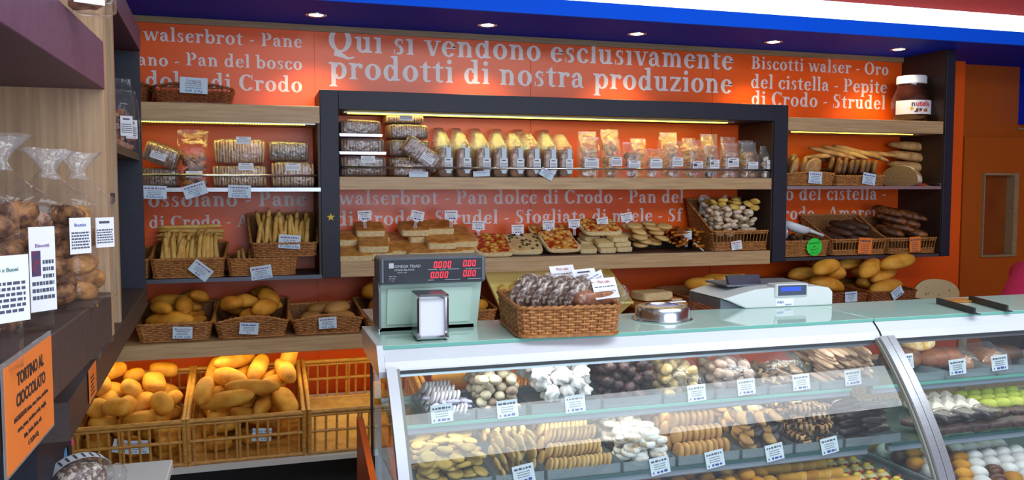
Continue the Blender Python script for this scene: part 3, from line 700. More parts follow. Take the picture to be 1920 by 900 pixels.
# ================================================================== LEDGE BASKETS, LEFT
ROLLS = [loaf('roll_mesh', .15, .10, .085, B_GOLD2, 2.3, s, .1) for s in range(3)]
LONGR = [loaf('long_roll_mesh', .20, .085, .075, B_GOLD2, 2.2, s+5, .1, taper=.35) for s in range(3)]
def bread_heap(M, w, d, h, meshes, n, name, label, group, seed, t=.35, inset=-.005, zmax=9, yaw=None, soft=.01, cat='bread', y0=0, y1=None):
    hp = Heap(-w/2+inset, w/2-inset, inset+y0, (y1 or d)-inset, .012, .012, M)
    rf = yawrot(t) if yaw is None else (lambda r: (r.uniform(-t, t), r.uniform(-t, t), yaw+r.uniform(-.5, .5)))
    return pile(hp, meshes, n, rf, name, label, cat, group, seed, 10, zmax, soft)
b, M, w = pbasket('bread_basket', 'dark wicker basket heaped with orange-gold loaves, nearest the left corner of the ledge', 252, 398, 4.085, LZ, .40, .085, hb=.13)
bread_heap(M, w, .40, .085, LONGR+[loaf('long_loaf_mesh', .26, .11, .1, B_GOLD2, 2.3, 31, .1, taper=.3)], 24, 'bread_loaf', 'golden loaf heaped in the leftmost basket on the oak ledge', 'loaves in the leftmost ledge basket', 3, zmax=.23)
card_z = LZ+.02
pcard('price card reading Banane on the leftmost ledge basket', 342, 635, 4.072, 3, text='Bananine', price='€ 4,40  al Kg')
b, M, w = pbasket('bread_basket', 'wicker basket with arched front on the oak ledge, second from the left', 402, 541, 4.085, LZ, .40, .075, hb=.13, arch=.03)
bread_heap(M, w, .40, .085, [loaf('knotted_roll_mesh', .15, .1, .09, B_GOLD2, 2, s, .22, 16, taper=.2) for s in (41, 42, 43)], 22, 'knotted_bread', 'knobbly golden roll heaped in the arched basket second from the left', 'rolls in the second ledge basket', 8, zmax=.22)
pcard('price card on the arched basket second from the left on the ledge', 466, 627, 4.070, 5, title=INKB, price='3,5')
b, M, w = pbasket('bread_basket', 'low wicker basket with arched front on the oak ledge, third from the left', 548, 681, 4.085, LZ, .36, .07, hb=.10, arch=.028)
bread_heap(M, w, .36, .07, [loaf('round_roll_mesh', .15, .115, .075, mat('tan_roll_crust', '#b07a38', '#c89450', rough=.6, scale=14, rnd=.1, bump=.2), 2.2, s, .06) for s in (51, 52)], 9, 'round_roll', 'tan round roll lying in the third basket on the oak ledge', 'rolls in the third ledge basket', 4, t=.15, zmax=.15)
pcard('price card on the low third basket of the oak ledge', 615, 616, 4.070, -2, price='4,10  al Kg')
b, M, w = pbasket('bread_basket', 'wicker basket of big loaves on the ledge half hidden behind the scale', 684, 806, 4.085, LZ, .38, .075, hb=.12)
bread_heap(M, w, .38, .07, [loaf('big_loaf_mesh', .24, .17, .14, B_GOLD2, 2.3, 61, .06), loaf('big_loaf_mesh', .2, .16, .12, B_GOLD2, 2.3, 62, .06)], 7, 'big_loaf', 'large golden loaf in the basket behind the scale', 'loaves behind the scale', 5, t=.3, zmax=.32)
b, M, w = pbasket('bread_basket', 'wicker basket of golden loaves on the ledge between scale and yellow crate', 812, 934, 4.085, LZ, .36, .085, hb=.11)
bread_heap(M, w, .36, .085, ROLLS+[loaf('big_loaf_mesh', .19, .15, .12, B_GOLD2, 2.3, 64, .06)], 10, 'bread_roll', 'golden roll in the basket right of the scale column', 'rolls right of the scale', 6, t=.3, zmax=.24)
# ================================================================== CANE BINS UNDER THE LEDGE
def cane_bin(label, px0, px1, py=775, cardboard=False):
    z = .62; x0, x1 = fx(px0, 3.95, z), fx(px1, 3.95, z); w = x1-x0-.012; d = .55; h = .235
    M = tilt((x0+x1)/2, 3.968, .386)
    t = thing('cane_bin', label, 'bin', M, 'cane bread bins'); hw = w/2
    def bars(g, a, b, n, dbl=()):
        for i in range(n):
            f = (i+.5)/n; p = Vector(a).lerp(Vector(b), f); g.tube([p+Vector((0, 0, .008)), p+Vector((0, 0, h-.008))], .0062, 6)
            if i in dbl: g.tube([p+Vector((.014 if a[0] != b[0] else 0, .014 if a[0] == b[0] else 0, .008)), p+Vector((.014 if a[0] != b[0] else 0, .014 if a[0] == b[0] else 0, h-.008))], .0062, 6)
    def rails(g, a, b):
        for z, r in ((.010, .010), (h*.52, .008), (h-.012, .011), (h-.03, .007)):
            A_ = Vector(a)+Vector((0, 0, z)); B_ = Vector(b)+Vector((0, 0, z)); g.tube([A_, A_.lerp(B_, .5), B_], r, 8)
    for nm, a, b, n in (('front_panel', (-hw, 0, 0), (hw, 0, 0), 11), ('back_panel', (-hw, d, 0), (hw, d, 0), 11), ('side_panel', (-hw, 0, 0), (-hw, d, 0), 10), ('side_panel', (hw, 0, 0), (hw, d, 0), 10)):
        g = G(); bars(g, a, b, n, (4,)); rails(g, a, b); part(nm, g, CANE, t, True, .8)
    for X in (-hw, hw):
        for Y in (0, d): part('corner_post', G().tube([(X, Y, 0), (X, Y, h+.004)], .0105, 8), CANE, t, True, .8)
    g = G(); g.box(-hw+.012, hw-.012, .012, d-.012, .006, .012); part('floor_board', g, CANE if not cardboard else mat('cardboard_liner', '#b98a4a', '#cfa362', rough=.8, scale=20), t)
    return t, M, w, d
BR = [loaf('bin_roll_mesh', .125, .095, .08, B_GOLD, 2.5, s, .12, 8, flat=.75) for s in (1, 2, 3, 4)]+[loaf('bin_square_roll_mesh', .13, .1, .075, B_GOLD, 3.6, 9, .07, 8, flat=.8)]
BL = [loaf('bin_long_roll_mesh', .26, .085, .075, B_GOLD, 2.6, s, .10, 7, flat=.8, taper=.25) for s in (11, 12, 13)]+[loaf('bin_short_roll_mesh', .19, .1, .085, B_GOLD, 3, 14, .08, 7, flat=.8)]
t, M, w, d = cane_bin('honey cane bin heaped with oval golden rolls, leftmost under the ledge', 133, 348)
hp = Heap(-w/2+.015, w/2-.015, .02, d-.02, .014, .012, M)
pile(hp, BR, 120, yawrot(.6), 'bread_roll', 'golden oval roll heaped in the leftmost cane bin', 'bread', 'rolls in the leftmost cane bin', 21, 20, .33, .012)
t, M, w, d = cane_bin('honey cane bin full of long golden rolls, second from the left', 350, 571)
hp = Heap(-w/2+.015, w/2-.015, .02, d-.02, .014, .012, M)
pile(hp, BR[:3], 14, yawrot(.3), 'bread_roll', 'round golden roll low in the cane bin of long rolls', 'bread', 'round rolls in the second cane bin', 22, 10, .2, .006)
pile(hp, BL, 48, yawrot(.5), 'long_bread_roll', 'long golden roll heaped in the second cane bin', 'bread', 'long rolls in the second cane bin', 23, 24, .37, .014)
def lean_loaf(M, x, y, z, rx, ry, rz, me, label, name='long_bread_roll'):
    return tag(obj(name, me, None, M @ Tm((x, y, z), (rx, ry, rz))), label, 'bread')
lean_loaf(M, w/2-.045, .40, .335, 0, -1.25, .5, BL[0], 'long golden roll standing upright in the right corner of the second bin')
t, M, w, d = cane_bin('empty honey cane bin with a cardboard floor, against the orange wall', 577, 800, cardboard=True)
t, M, w, d = cane_bin('honey cane bin of pale loaves seen through the end glass of the case', 806, 1010)
hp = Heap(-w/2+.015, w/2-.015, .02, d-.02, .014, .012, M)
pile(hp, [loaf('pale_loaf_mesh', .24, .11, .1, B_GOLD, 2.4, s, .08, 7, flat=.8) for s in (15, 16)], 14, yawrot(.4), 'pale_loaf', 'long loaf heaped in the cane bin behind the glass case', 'bread', 'loaves in the fourth cane bin', 24, 8, .34, .006)
def bincard(lbl, px, py, tiltd, **k):
    p = at(px, py, Y=3.945); card(lbl, Tm(p, (A*.5, math.radians(tiltd), 0)), w=.085, h=.062, **k)
bincard('blue price card reading Matera on the leftmost cane bin', 228, 850, 14, text='Matera', tm=INKR, price='2,40')
bincard('blue price card reading Semolino on the leftmost cane bin', 260, 851, 3, text='Semolino', tm=INKP, price='3,15  al Kg', seed=2)
bincard('blue price card on the cane bin of long rolls', 490, 827, 5, text='Grano duro', tm=INKB, price='3,2  al Kg')
# ================================================================== LEFT UNIT, LOWER SHELF: BREADSTICKS
SZ = 1.2085
STK = [stick('breadstick_mesh', .20, .0112, B_STICK, s) for s in range(4)]; STKL = [stick('long_breadstick_mesh', .31, .0108, B_STICK, s+9) for s in range(3)]
def fan(M, w, y0, n, zb, seed, label, group, lean=.95, L=.2, meshes=STK, zj=.02):
    rnd = random.Random(seed)
    for i in range(n):
        x = -w/2+.024+(w-.048)*(i+.5)/n; a = lean+rnd.uniform(-.16, .16)
        M2 = M @ Tm((x+rnd.uniform(-.004, .004), y0+math.cos(a)*L/2, zb+math.sin(a)*L/2+rnd.uniform(0, zj)), (0, 0, 0)) @ Euler((0, 0, PI/2+rnd.uniform(-.24, .24))).to_matrix().to_4x4() @ Euler((0, -a, 0)).to_matrix().to_4x4()
        tag(obj('breadstick', meshes[i % len(meshes)], None, M2), label, 'breadstick', group)
b, M, w = pbasket('breadstick_basket', 'wicker basket full of standing breadsticks on the left lower shelf', 281, 421, 4.262, SZ, .30, .092, hb=.15, flare=.012)
fan(M, w, .03, 14, .02, 1, 'pale breadstick standing in the first breadstick basket', 'breadsticks standing in the first basket', .95)
fan(M, w, .09, 14, .03, 2, 'pale breadstick standing in the second row of the first breadstick basket', 'breadsticks behind in the first basket', 1.0)
for i in range(7):
    M2 = M @ Tm((-.005+.006*(i % 3), .235-.02*(i % 2)+.010*(i//2), .178+.0195*(i//2)), (0, .02*(i % 3-1), .05*(i % 3-1)))
    tag(obj('breadstick', STKL[i % 3], None, M2), 'long breadstick lying across the back of the first breadstick basket', 'breadstick', 'breadsticks lying across the back')
b, M, w = pbasket('breadstick_basket', 'lower wicker breadstick basket with another basket resting on it', 426, 557, 4.262, SZ, .30, .085, hb=.085, flare=.012)
fan(M, w*.98, .04, 9, .02, 3, 'pale breadstick standing in the lower stacked basket', 'breadsticks in the lower stacked basket', .75, .17, [stick('short_breadstick_mesh', .15, .0095, B_STICK, s+20) for s in range(3)], .005)
bb = (fx(469, 4.29, 1.33), fx(597, 4.29, 1.33))
M = Tm(((bb[0]+bb[1])/2, 4.285, SZ+.092), (math.radians(7), 0, 0))
basket('breadstick_basket', 'upper tilted wicker breadstick basket resting on another basket', M, bb[1]-bb[0]-.03, .27, .07, hb=.17, flare=.012, m=WICK)
w = bb[1]-bb[0]-.03
for row in range(2): fan(M, w, .035+.06*row, 14, .02+.02*row, 4+row, 'golden breadstick standing in the tilted upper basket, row %s' % ['in front', 'behind'][row], 'breadsticks in the upper basket, row %d' % (row+1), .72, .2)
b, M, w = pbasket('breadstick_basket', 'wicker basket cut off by the left shelving beside the breadsticks', 190, 277, 4.262, SZ, .30, .092, hb=.13, flare=.012)
fan(M, w, .05, 8, .02, 7, 'breadstick in the basket hidden by the left shelving', 'breadsticks in the hidden basket', .9)
pcard('tilted price card on the first breadstick basket', 368, 517, 4.245, 40, w=.10, h=.065, price='8,40')
pcard('price card on the lower stacked breadstick basket', 492, 523, 4.245, -8, w=.10, h=.065, price='€ 10,80 al Kg')
pcard('price card on the upper tilted breadstick basket', 542, 466, 4.262, 5, w=.105, h=.068, price='€ 10,80 al Kg', seed=4)
# ================================================================== LEFT UNIT, UPPER SHELF: RUSKS AND BAGS
def toast_pack(label, M, w, d, h, n, toast=TOAST, tray=None, stick_at=None, group=None, round_=0, stk=True):
    t = thing('toast_pack', label, 'toast pack', M, group)
    sl = w*.94/n
    me = slab('toast_slice_mesh', sl*.82, d*.92, h*.90, toast, toast, int(n), 5, 6, .05)
    for i in range(n): obj('toast_slice', me, t, Tm((-w*.47+sl*(i+.5), d/2, h*.49), (0, .05*((i*7) % 3-1), 0)))
    g = G(); g.sell(w/2, d/2, h/2, 6, 7, 28, 12, bump=.05, bs=22, seed=n); g.m = [1 if min(g.v[k][2] for k in q) > h*.33 else 0 for q in g.f]; part('film', g, [FILM, FILMG], t, True, M=Tm((0, d/2, h/2)))
    if tray: part('foil_tray', G().prism([(-w*.5, h*.02), (w*.5, h*.02), (w*.515, h*.18), (-w*.515, h*.18)], -.004, d+.004, 'y'), mat('silver_tray', '#b9bbc8', rough=.25, metal=.8), t)
    if stk: sticker(t, Tm(stick_at or (0, -.004, h*.35)), .07, .035, lines=3, seed=n)
    return t
SY = 4.275; S1 = 1.6445
def pk(label, px0, px1, Y, z, h, n, d=.18, rot=(0, 0, 0), **k):
    x0, x1 = fx(px0, Y, z+h/2), fx(px1, Y, z+h/2)
    return toast_pack(label, Tm(((x0+x1)/2, Y, z), rot), x1-x0, d, h, n, **k)
pk('wide pack of pale rusks on the left metal shelf, lower of the two', 396, 502, SY, S1, .112, 19, toast=TOASTL, stick_at=(.03, -.005, .085))
pk('wide pack of pale rusks stacked upper of the two', 398, 499, SY+.01, S1+.115, .125, 18, toast=TOASTL, stick_at=(.02, -.006, .098))
pk('pack of round rusks on the left metal shelf by the post, lower of the two', 507, 592, SY, S1, .13, 14, toast=TOASTL, stick_at=(.0, -.005, .085))
pk('dark rusk pack stacked by the post, upper of the two', 502, 581, SY+.03, S1+.133, .10, 15, toast=mat('grey_brown_toast', '#6e5138', '#8a6848'), stk=False)
pk('brown rusk pack lying at the left end of the left metal shelf', 262, 336, SY+.05, S1, .10, 14, toast=TOAST, stk=False)
pk('brown rusk pack leaning with a white label at the left end', 258, 330, SY+.02, S1+.105, .10, 14, rot=(.1, .35, 0), toast=TOAST, stick_at=(-.01, -.006, .03))
x = fx(363, SY+.06, S1+.1)
t = thing('biscuit_bag', 'clear bag of brown biscuits standing between the rusk packs on the left', 'bag', Tm((x, SY+.055, S1), (0, 0, .1)))
fillbag(t, [nubby('biscuit_mesh', .022, COOKD, s, .4) for s in (1, 2)], .135, .092, .185, 70, 5)
part('film', bagmesh('bag_film', .145, .10, .28, .6, seed=3), None, t); sticker(t, Tm((0, -.055, .05)), .075, .03, lines=2)
for px, py, r, tl in ((290, 373, 2, '€ 8,90 al Kg'), (370, 368, -18, '12,80'), (449, 371, 2, '€ 8,60 al Kg')):
    pcard('blue price card hung on the left metal shelf under the %s' % ('dark leaning pack' if px < 300 else 'clear biscuit bag' if px < 400 else 'wide pale rusk packs'), px, py, 4.243, r, w=.105, h=.062, price=tl)
# top of the left unit
b, M, w = pbasket('display_basket', 'brown wicker basket with arched front on top of the left oak board', 284, 436, 4.30, 2.0475, .24, .075, arch=.022, flare=.02, m=WICKD, gap=(.06, .075))
pcard('white price card reading Lingue on the top left basket', 363, 175, 4.285, 2, w=.125, h=.075, text='Lingue', tm=INKP, price='3,40  al Kg')
b, M, w = pbasket('display_basket', 'dark wicker basket half hidden by the left shelving, top left board', 160, 277, 4.33, 2.0475, .22, .085, arch=.02, m=WICKD)
# ================================================================== CENTRE UNIT, UPPER BOARD
CZ = 1.7008; CY = 4.275
for k, (n, h) in enumerate(((15, .108), (15, .088), (15, .088))):
    z = CZ+(0, .111, .202)[k]
    pk(['crispbread pack at the bottom of the stack beside the star post', 'crispbread pack in the middle of the stack beside the star post', 'crispbread pack on top of the stack beside the star post'][k], 637, (727, 723, 716)[k], CY+.012*k, z, h, n, tray=k > 0, stick_at=(.02, -.006, .07), stk=k < 1)
for k, z in enumerate((0, .108, .2)):
    pk(['dark toast pack at the bottom of the second stack', 'dark toast pack in the middle of the second stack', 'dark toast pack third up in the second stack'][k], 728, (812, 810, 806)[k], CY+.07+.01*k, CZ+z, (.105, .09, .08)[k], 16, stk=False)
pk('film wrapped toast pack topmost on the second stack', 724, 797, CY+.09, CZ+.283, .062, 16, stick_at=(.0, -.006, .012))
pk('tilted toast pack leaning against the second stack', 742, 822, CY-.004, CZ+.075, .10, 13, d=.065, rot=(.06, .62, 0), stick_at=(.03, -.006, .03))
pk('dark toast pack lying in front of the second stack', 736, 800, CY, CZ, .075, 12, d=.065, rot=(0, .05, 0), stk=False)
# bagged sliced loaves
def loaf_bag(label, M, sc=1, group='bagged sliced loaves'):
    t = thing('sliced_loaf_bag', label, 'bread bag', M, group)
    me = slab('bread_slice_mesh', .078, .0135, .15, TOAST, TOAST, 3, 4, 5, .04)
    for i in range(9): obj('bread_slice', me, t, Tm((0, .012+.0165*i, .079), (.03, 0, 0)))
    g = G(); n = 28; vs = []; fs = []
    L = [(-.004, .0, .16, 1), (.0, .07, .161, 1.02), (.003, .135, .163, 1), (.012, .166, .158, .92), (.035, .192, .145, .8), (.07, .222, .112, .62), (.10, .24, .075, .5)]
    for f, z, dl, wf in L:
        for k in range(n):
            th = 2*PI*k/n; c, s = math.cos(th), math.sin(th); X = .044*wf*math.copysign(abs(c)**.4, c); Y = f+dl/2+dl/2*math.copysign(abs(s)**.4, s)
            q = mnoise.noise(Vector((X*60, Y*40, z*40)))*.012*(z > .05); vs.append((X+q, Y+q*.6-.003, z+q*.4+.001))
    for i in range(len(L)-1):
        for k in range(n): fs.append((i*n+k, i*n+(k+1) % n, (i+1)*n+(k+1) % n, (i+1)*n+k))
    fs.append(tuple(range((len(L)-1)*n, len(L)*n))); fs.append(tuple(range(n))[::-1]); g.add(vs, fs)
    g.m = [1 if min(g.v[k][2] for k in q) > .13 else 0 for q in g.f]; part('film', g, [FILM, FILMG], t, True)
    part('label_band', G().box(.002, .028, -.0068, -.006, .02, .155), PAPERB, t)
    sticker(t, Tm((.014, -.0072, .035)), .042, .065, lines=5)
    return t
lb = None; fronts = (836, 871, 908, 940, 971, 1002, 1033, 1063)
nb = ['beside the leaning toast pack', 'second from the leaning toast pack', 'third from the leaning toast pack', 'fourth from the leaning toast pack', 'fourth before the cookie bags', 'third before the cookie bags', 'second before the cookie bags', 'beside the cookie bags']
for i, px in enumerate(fronts):
    M = Tm((fx(px, CY, CZ+.08), CY+.004, CZ), (0, 0, -.03+.02*(i % 3)))
    if lb is None: lb = loaf_bag('bagged sliced brown loaf in the front row '+nb[0], M)
    else: dup(lb, M, 'bagged sliced brown loaf in the front row '+nb[i])
for i, px in enumerate((828, 862, 900, 938, 980, 1030)):
    M = Tm((fx(px, CY+.2, CZ+.1), CY+.19, CZ), (0, 0, .04*(i % 3-1))) @ Tm(sc=(1.05, .78, 1.14))
    dup(lb, M, 'bagged loaf in the back row behind the bagged loaf '+nb[min(7, int(i*1.45))], 'bagged loaves in the back row')
# bags of biscuits
CK = {'tan': [nubby('small_cookie_mesh', .023, COOK, s, .25, .7) for s in (1, 2)], 'brown': [nubby('brown_cookie_mesh', .023, COOKD, s, .4) for s in (3, 4)],
      'pink': [disc('pink_cookie_mesh', .028, .015, COOKP, 3)], 'fing': [loaf('finger_biscuit_mesh', .065, .023, .017, COOK, 2.6, 5)], 'dark': [nubby('dark_cookie_mesh', .021, CHOCR, 6, .3)], 'white': [nubby('sugar_cookie_mesh', .023, COOKW, 7, .2)],
      'curl': [loaf('curl_biscuit_mesh', .055, .025, .024, COOKP, 2, 8, .3, 30)]}
ML = mat('label_picture', '#7a3040', '#30406a', rough=.6, scale=60); MG = mat('green_red_label_picture', '#b03040', '#2f7a48', rough=.6, scale=35)
def biscuit_bag(label, px, row, w, h, kind, n, seed, lab=True, img=None, fill=.62):
    Y = CY+.045 if row == 0 else CY+.19; d = .08
    t = thing('biscuit_bag', label, 'biscuit bag', Tm((fx(px, Y, CZ+.1), Y, CZ), (0, 0, random.Random(seed).uniform(-.15, .15))), 'clear biscuit bags on the centre board')
    fillbag(t, CK[kind], w*.88, d*.85, h*fill+.03, int(n*2.3), seed)
    part('film', bagmesh('bag_film', w, d, h, fill, seed=seed, film=FILM), None, t)
    if lab: sticker(t, Tm((.004, -d/2-.006, .045+.01*(seed % 3))), w*.7, .05, lines=5, img=img, seed=seed)
    return t
for a in (('clear bag of round tan biscuits in the front row, first after the loaf bags', 1104, 0, .115, .225, 'tan', 26, 1), ('clear bag of tan biscuits in the front row, second after the loaf bags', 1147, 0, .10, .215, 'tan', 24, 2),
          ('clear bag of brown biscuits in the front row, third after the loaf bags', 1183, 0, .10, .20, 'brown', 22, 3), ('short clear bag of pinkish biscuits with a low white label', 1224, 0, .10, .165, 'pink', 22, 4),
          ('clear bag of pink wafers in the front row, right of the short bag', 1262, 0, .10, .21, 'pink', 24, 5), ('clear bag of finger biscuits with a picture label in the front row', 1299, 0, .10, .22, 'fing', 34, 6, True, ML),
          ('clear bag of dark chocolate drops with a green and red label', 1332, 0, .085, .19, 'dark', 26, 7, True, MG), ('clear bag of pink-brown curls with picture label', 1367, 0, .10, .205, 'curl', 26, 8, True, ML),
          ('clear bag of tan biscuits near the right end of the board', 1403, 0, .095, .21, 'tan', 22, 9), ('clear bag of white sugared biscuits at the right end of the board', 1436, 0, .085, .19, 'white', 22, 10),
          ('tall clear bag in the back row, left end of the biscuit bags', 1100, 1, .11, .265, 'tan', 14, 11, False), ('tall clear bag in the back row with orange glow above it', 1142, 1, .11, .28, 'brown', 14, 12, False),
          ('clear bag in the back row behind the short bag', 1196, 1, .10, .23, 'tan', 12, 13, False), ('tall clear bag in the back row behind the pink wafers', 1252, 1, .115, .27, 'fing', 16, 14, False),
          ('clear bag in the back row behind the finger biscuits', 1290, 1, .10, .24, 'pink', 12, 15, False), ('clear bag in the back row behind the dark chocolate drops', 1328, 1, .11, .265, 'fing', 16, 16, False),
          ('clear bag in the back row behind the pink-brown curls', 1364, 1, .10, .25, 'brown', 12, 17, False), ('clear bag in the back row near the dark side panel', 1398, 1, .10, .23, 'white', 12, 18, False)):
    biscuit_bag(*a)
pcard('small printed card on the board edge under the leaning toast pack', 785, 332, 4.247, 0, w=.10, h=.028, lines=1, price=' ')
pcard('blue price card on the board edge under the third loaf bag', 903, 331, 4.247, -2, w=.09, h=.028, lines=1, price=' ')
pcard('tilted blue price card on the board edge under the loaf bags', 1022, 333, 4.246, 28, w=.08, h=.045, price='9,20')
# ================================================================== CENTRE UNIT, LOWER BOARD
LB = 1.2728
FM = [slab('focaccia_mesh', .16, .15, .042, FOC, CRUMB, s, bump=.05) for s in range(3)]; FB = [slab('big_focaccia_mesh', .20, .17, .042, FOC, CRUMB, s+4) for s in range(2)]
def put(me, name, label, cat, px, Y, z, rot=(0, 0, 0), group=None):
    return tag(obj(name, me, None, Tm((fx(px, Y, z), Y, z), rot)), label, cat, group)
foc = [(660, 4.34, .026, 1, 0, 'large focaccia slab at the left end of the lower board'), (705, 4.36, .026, 0, .1, 'focaccia slab second along the lower board, bottom layer'), (655, 4.47, .026, 0, .2, 'focaccia slab at the back of the left end'),
       (705, 4.50, .026, 1, -.1, 'focaccia slab at the back behind the second one'), (756, 4.40, .026, 1, .12, 'wide focaccia slab in the middle of the focaccia row'), (652, 4.45, .08, 2, .1, 'focaccia piece on top of the left back slab'),
       (700, 4.47, .08, 1, .05, 'focaccia piece in the second layer beside the first card'), (692, 4.46, .134, 2, 0, 'topmost focaccia piece under the first card'), (700, 4.34, .08, 0, -.1, 'focaccia piece leaning at the front of the second stack'),
       (788, 4.35, .026, 0, 0, 'front focaccia piece in the middle stack'), (836, 4.36, .026, 0, .03, 'bottom focaccia piece before the pizza'), (868, 4.38, .026, 0, -.02, 'bottom focaccia piece next to the pizza'),
       (826, 4.37, .08, 1, -.05, 'second layer focaccia piece in the middle stack'), (866, 4.39, .08, 2, .04, 'second layer focaccia piece next to the pizza'), (790, 4.48, .08, 1, .04, 'second layer focaccia piece behind the middle stack'),
       (775, 4.46, .134, 2, .02, 'topmost focaccia piece under the tilted card'), (822, 4.48, .134, 0, -.03, 'topmost focaccia piece under the third card'), (850, 4.52, .08, 2, .02, 'back focaccia piece under the third card'), (740, 4.52, .03, 1, .0, 'back focaccia piece between the stacks')]
for px, Y, z, k, r, l in foc: put(([FM[0], FM[1], FM[2]])[k] if z > .03 else (FB[k % 2] if k == 1 else FM[k]), 'focaccia_piece', l, 'focaccia', px, Y, LB+z*.78+.004+(Y-4.30)*.26, (.30, 0, r), 'focaccia pieces on the lower board')
def pizza(name, L, W_, seed, m=PIZ):
    g = G(); g.sell(L/2, W_/2, .011, 8, 6, 36, 8, bump=.06, bs=12, seed=seed); g2 = g
    me = G(); me.sell(L/2, W_/2, .011, 8, 6, 36, 8, bump=.06, bs=12, seed=seed)
    rnd = random.Random(seed); me.cur = 1
    me.sell(L*.46, W_*.46, .012, 8, 5, 30, 6, bump=.12, bs=30, seed=seed, M=Tm((0, 0, .005)))
    return me, rnd
def pizza_thing(label, px, Y, z, rot, L, W_, seed, tops):
    t = thing('pizza_slab', label, 'pizza', Tm((fx(px, Y, z), Y, z), rot)); me, rnd = pizza('crust', L, W_, seed)
    part('crust', me, [CRUMB, tops[0]], t, True, .7)
    for nm, m, n, r in tops[1:]:
        pm = nubby(nm+'_mesh', r, m, seed, .3, .45)
        for i in range(n): obj(nm, pm, t, Tm((rnd.uniform(-.42, .42)*L, rnd.uniform(-.42, .42)*W_, .017), (0, 0, rnd.uniform(0, 6))))
    return t
TOM = mat('tomato_piece', '#a8200c', '#c8401a', rough=.3, scale=40); CHEESE = mat('melted_cheese', '#dfa038', '#edc470', rough=.4, scale=40); OLIVE = mat('dark_olive', '#2f3018', '#4c4a20', rough=.35, scale=40)
part_p = [('tomato_piece', TOM, 22, .011), ('cheese_patch', CHEESE, 16, .012)]
pizza_thing('red tomato pizza slab beside the focaccia', 920, 4.37, LB+.06, (.42, 0, .0), .22, .24, 1, [PIZ]+part_p)
pizza_thing('pale focaccia slab dotted with dark olives', 981, 4.39, LB+.06, (.42, 0, -.12), .20, .22, 2, [mat('pale_focaccia_top', '#d3a866', '#e3c48a', rough=.5, scale=20), ('olive', OLIVE, 34, .009)])
pizza_thing('brown cheesy pizza slab propped in front of the middle', 1048, 4.35, LB+.07, (.5, 0, .08), .21, .2, 3, [PIZ, ('cheese_patch', CHEESE, 26, .012)])
pizza_thing('brown pizza slab lying behind the propped one', 1030, 4.51, LB+.12, (.35, 0, -.05), .24, .16, 4, [PIZ, ('cheese_patch', CHEESE, 22, .012)])
pizza_thing('pizza slab on top of the pile of filled squares', 1122, 4.43, LB+.145, (.36, 0, .03), .24, .20, 5, [PIZ, ('cheese_patch', CHEESE, 24, .012)])
SQ = slab('filled_square_mesh', .10, .1, .028, mat('pale_bread_top', '#d9b878', '#e6cb92', rough=.6, scale=20), CRUMB, 3)
for i, (px, Y, z) in enumerate(((1100, 4.34, .016), (1135, 4.34, .016), (1165, 4.35, .016), (1132, 4.345, .046), (1163, 4.35, .046), (1157, 4.34, .076), (1100, 4.45, .016), (1135, 4.46, .016), (1105, 4.45, .046), (1140, 4.46, .046))):
    put(SQ, 'filled_square', 'pale filled bread square in the pile under the pizza slab', 'sandwich', px, Y, LB+z+(Y-4.30)*.3, (.25, 0, .1*(i % 3-1)), 'filled squares under the pizza')
BUN = [disc('flat_bun_mesh', .047, .026, mat('pale_bun_crust', '#d2a258', '#e2bd7c', rough=.55, scale=14, rnd=.08), 2.6, seed=s) for s in (1, 2)]
hp = Heap(fx(1172, 4.35, LB), fx(1262, 4.35, LB), 4.275, 4.55, LB+.004, .01)
for j in range(hp.ny): hp.H[:, j] += .09*j/hp.ny
pile(hp, BUN, 30, lambda r: (.25+r.uniform(-.1, .1), r.uniform(-.15, .15), r.uniform(0, .5)), 'flat_bun', 'pale flat round bun piled between squares and brioche strips', 'bun', 'flat buns on the lower board', 3, 12, LB+.18, .004)
BRI = [loaf('brioche_strip_mesh', .12, .03, .022, mat('glazed_brioche', '#9c4a12', '#d08a34', rough=.3, scale=30, rnd=.2, lo=.45, hi=.6), 2.6, s, .12, 20) for s in (1, 2, 3)]
hp = Heap(fx(1252, 4.36, LB), fx(1322, 4.36, LB), 4.275, 4.56, LB+.004, .01)
for j in range(hp.ny): hp.H[:, j] += .08*j/hp.ny
pile(hp, BRI, 44, lambda r: (r.uniform(-.15, .15), r.uniform(-.1, .1), r.uniform(.6, 1.3)), 'brioche_strip', 'glazed brown pastry strip piled beside the tall cookie basket', 'pastry', 'pastry strips on the lower board', 5, 10, LB+.15, .004)
t = thing('serving_tongs', 'white serving stick leaning beside the tall cookie basket', 'utensil', Tm((fx(1312, 4.31, LB), 4.31, LB+.02), (0, .6, .2))); g = G(); g.sell(.06, .006, .004, 4, 4, 14, 8); part('stick', g, WHITE, t, True)
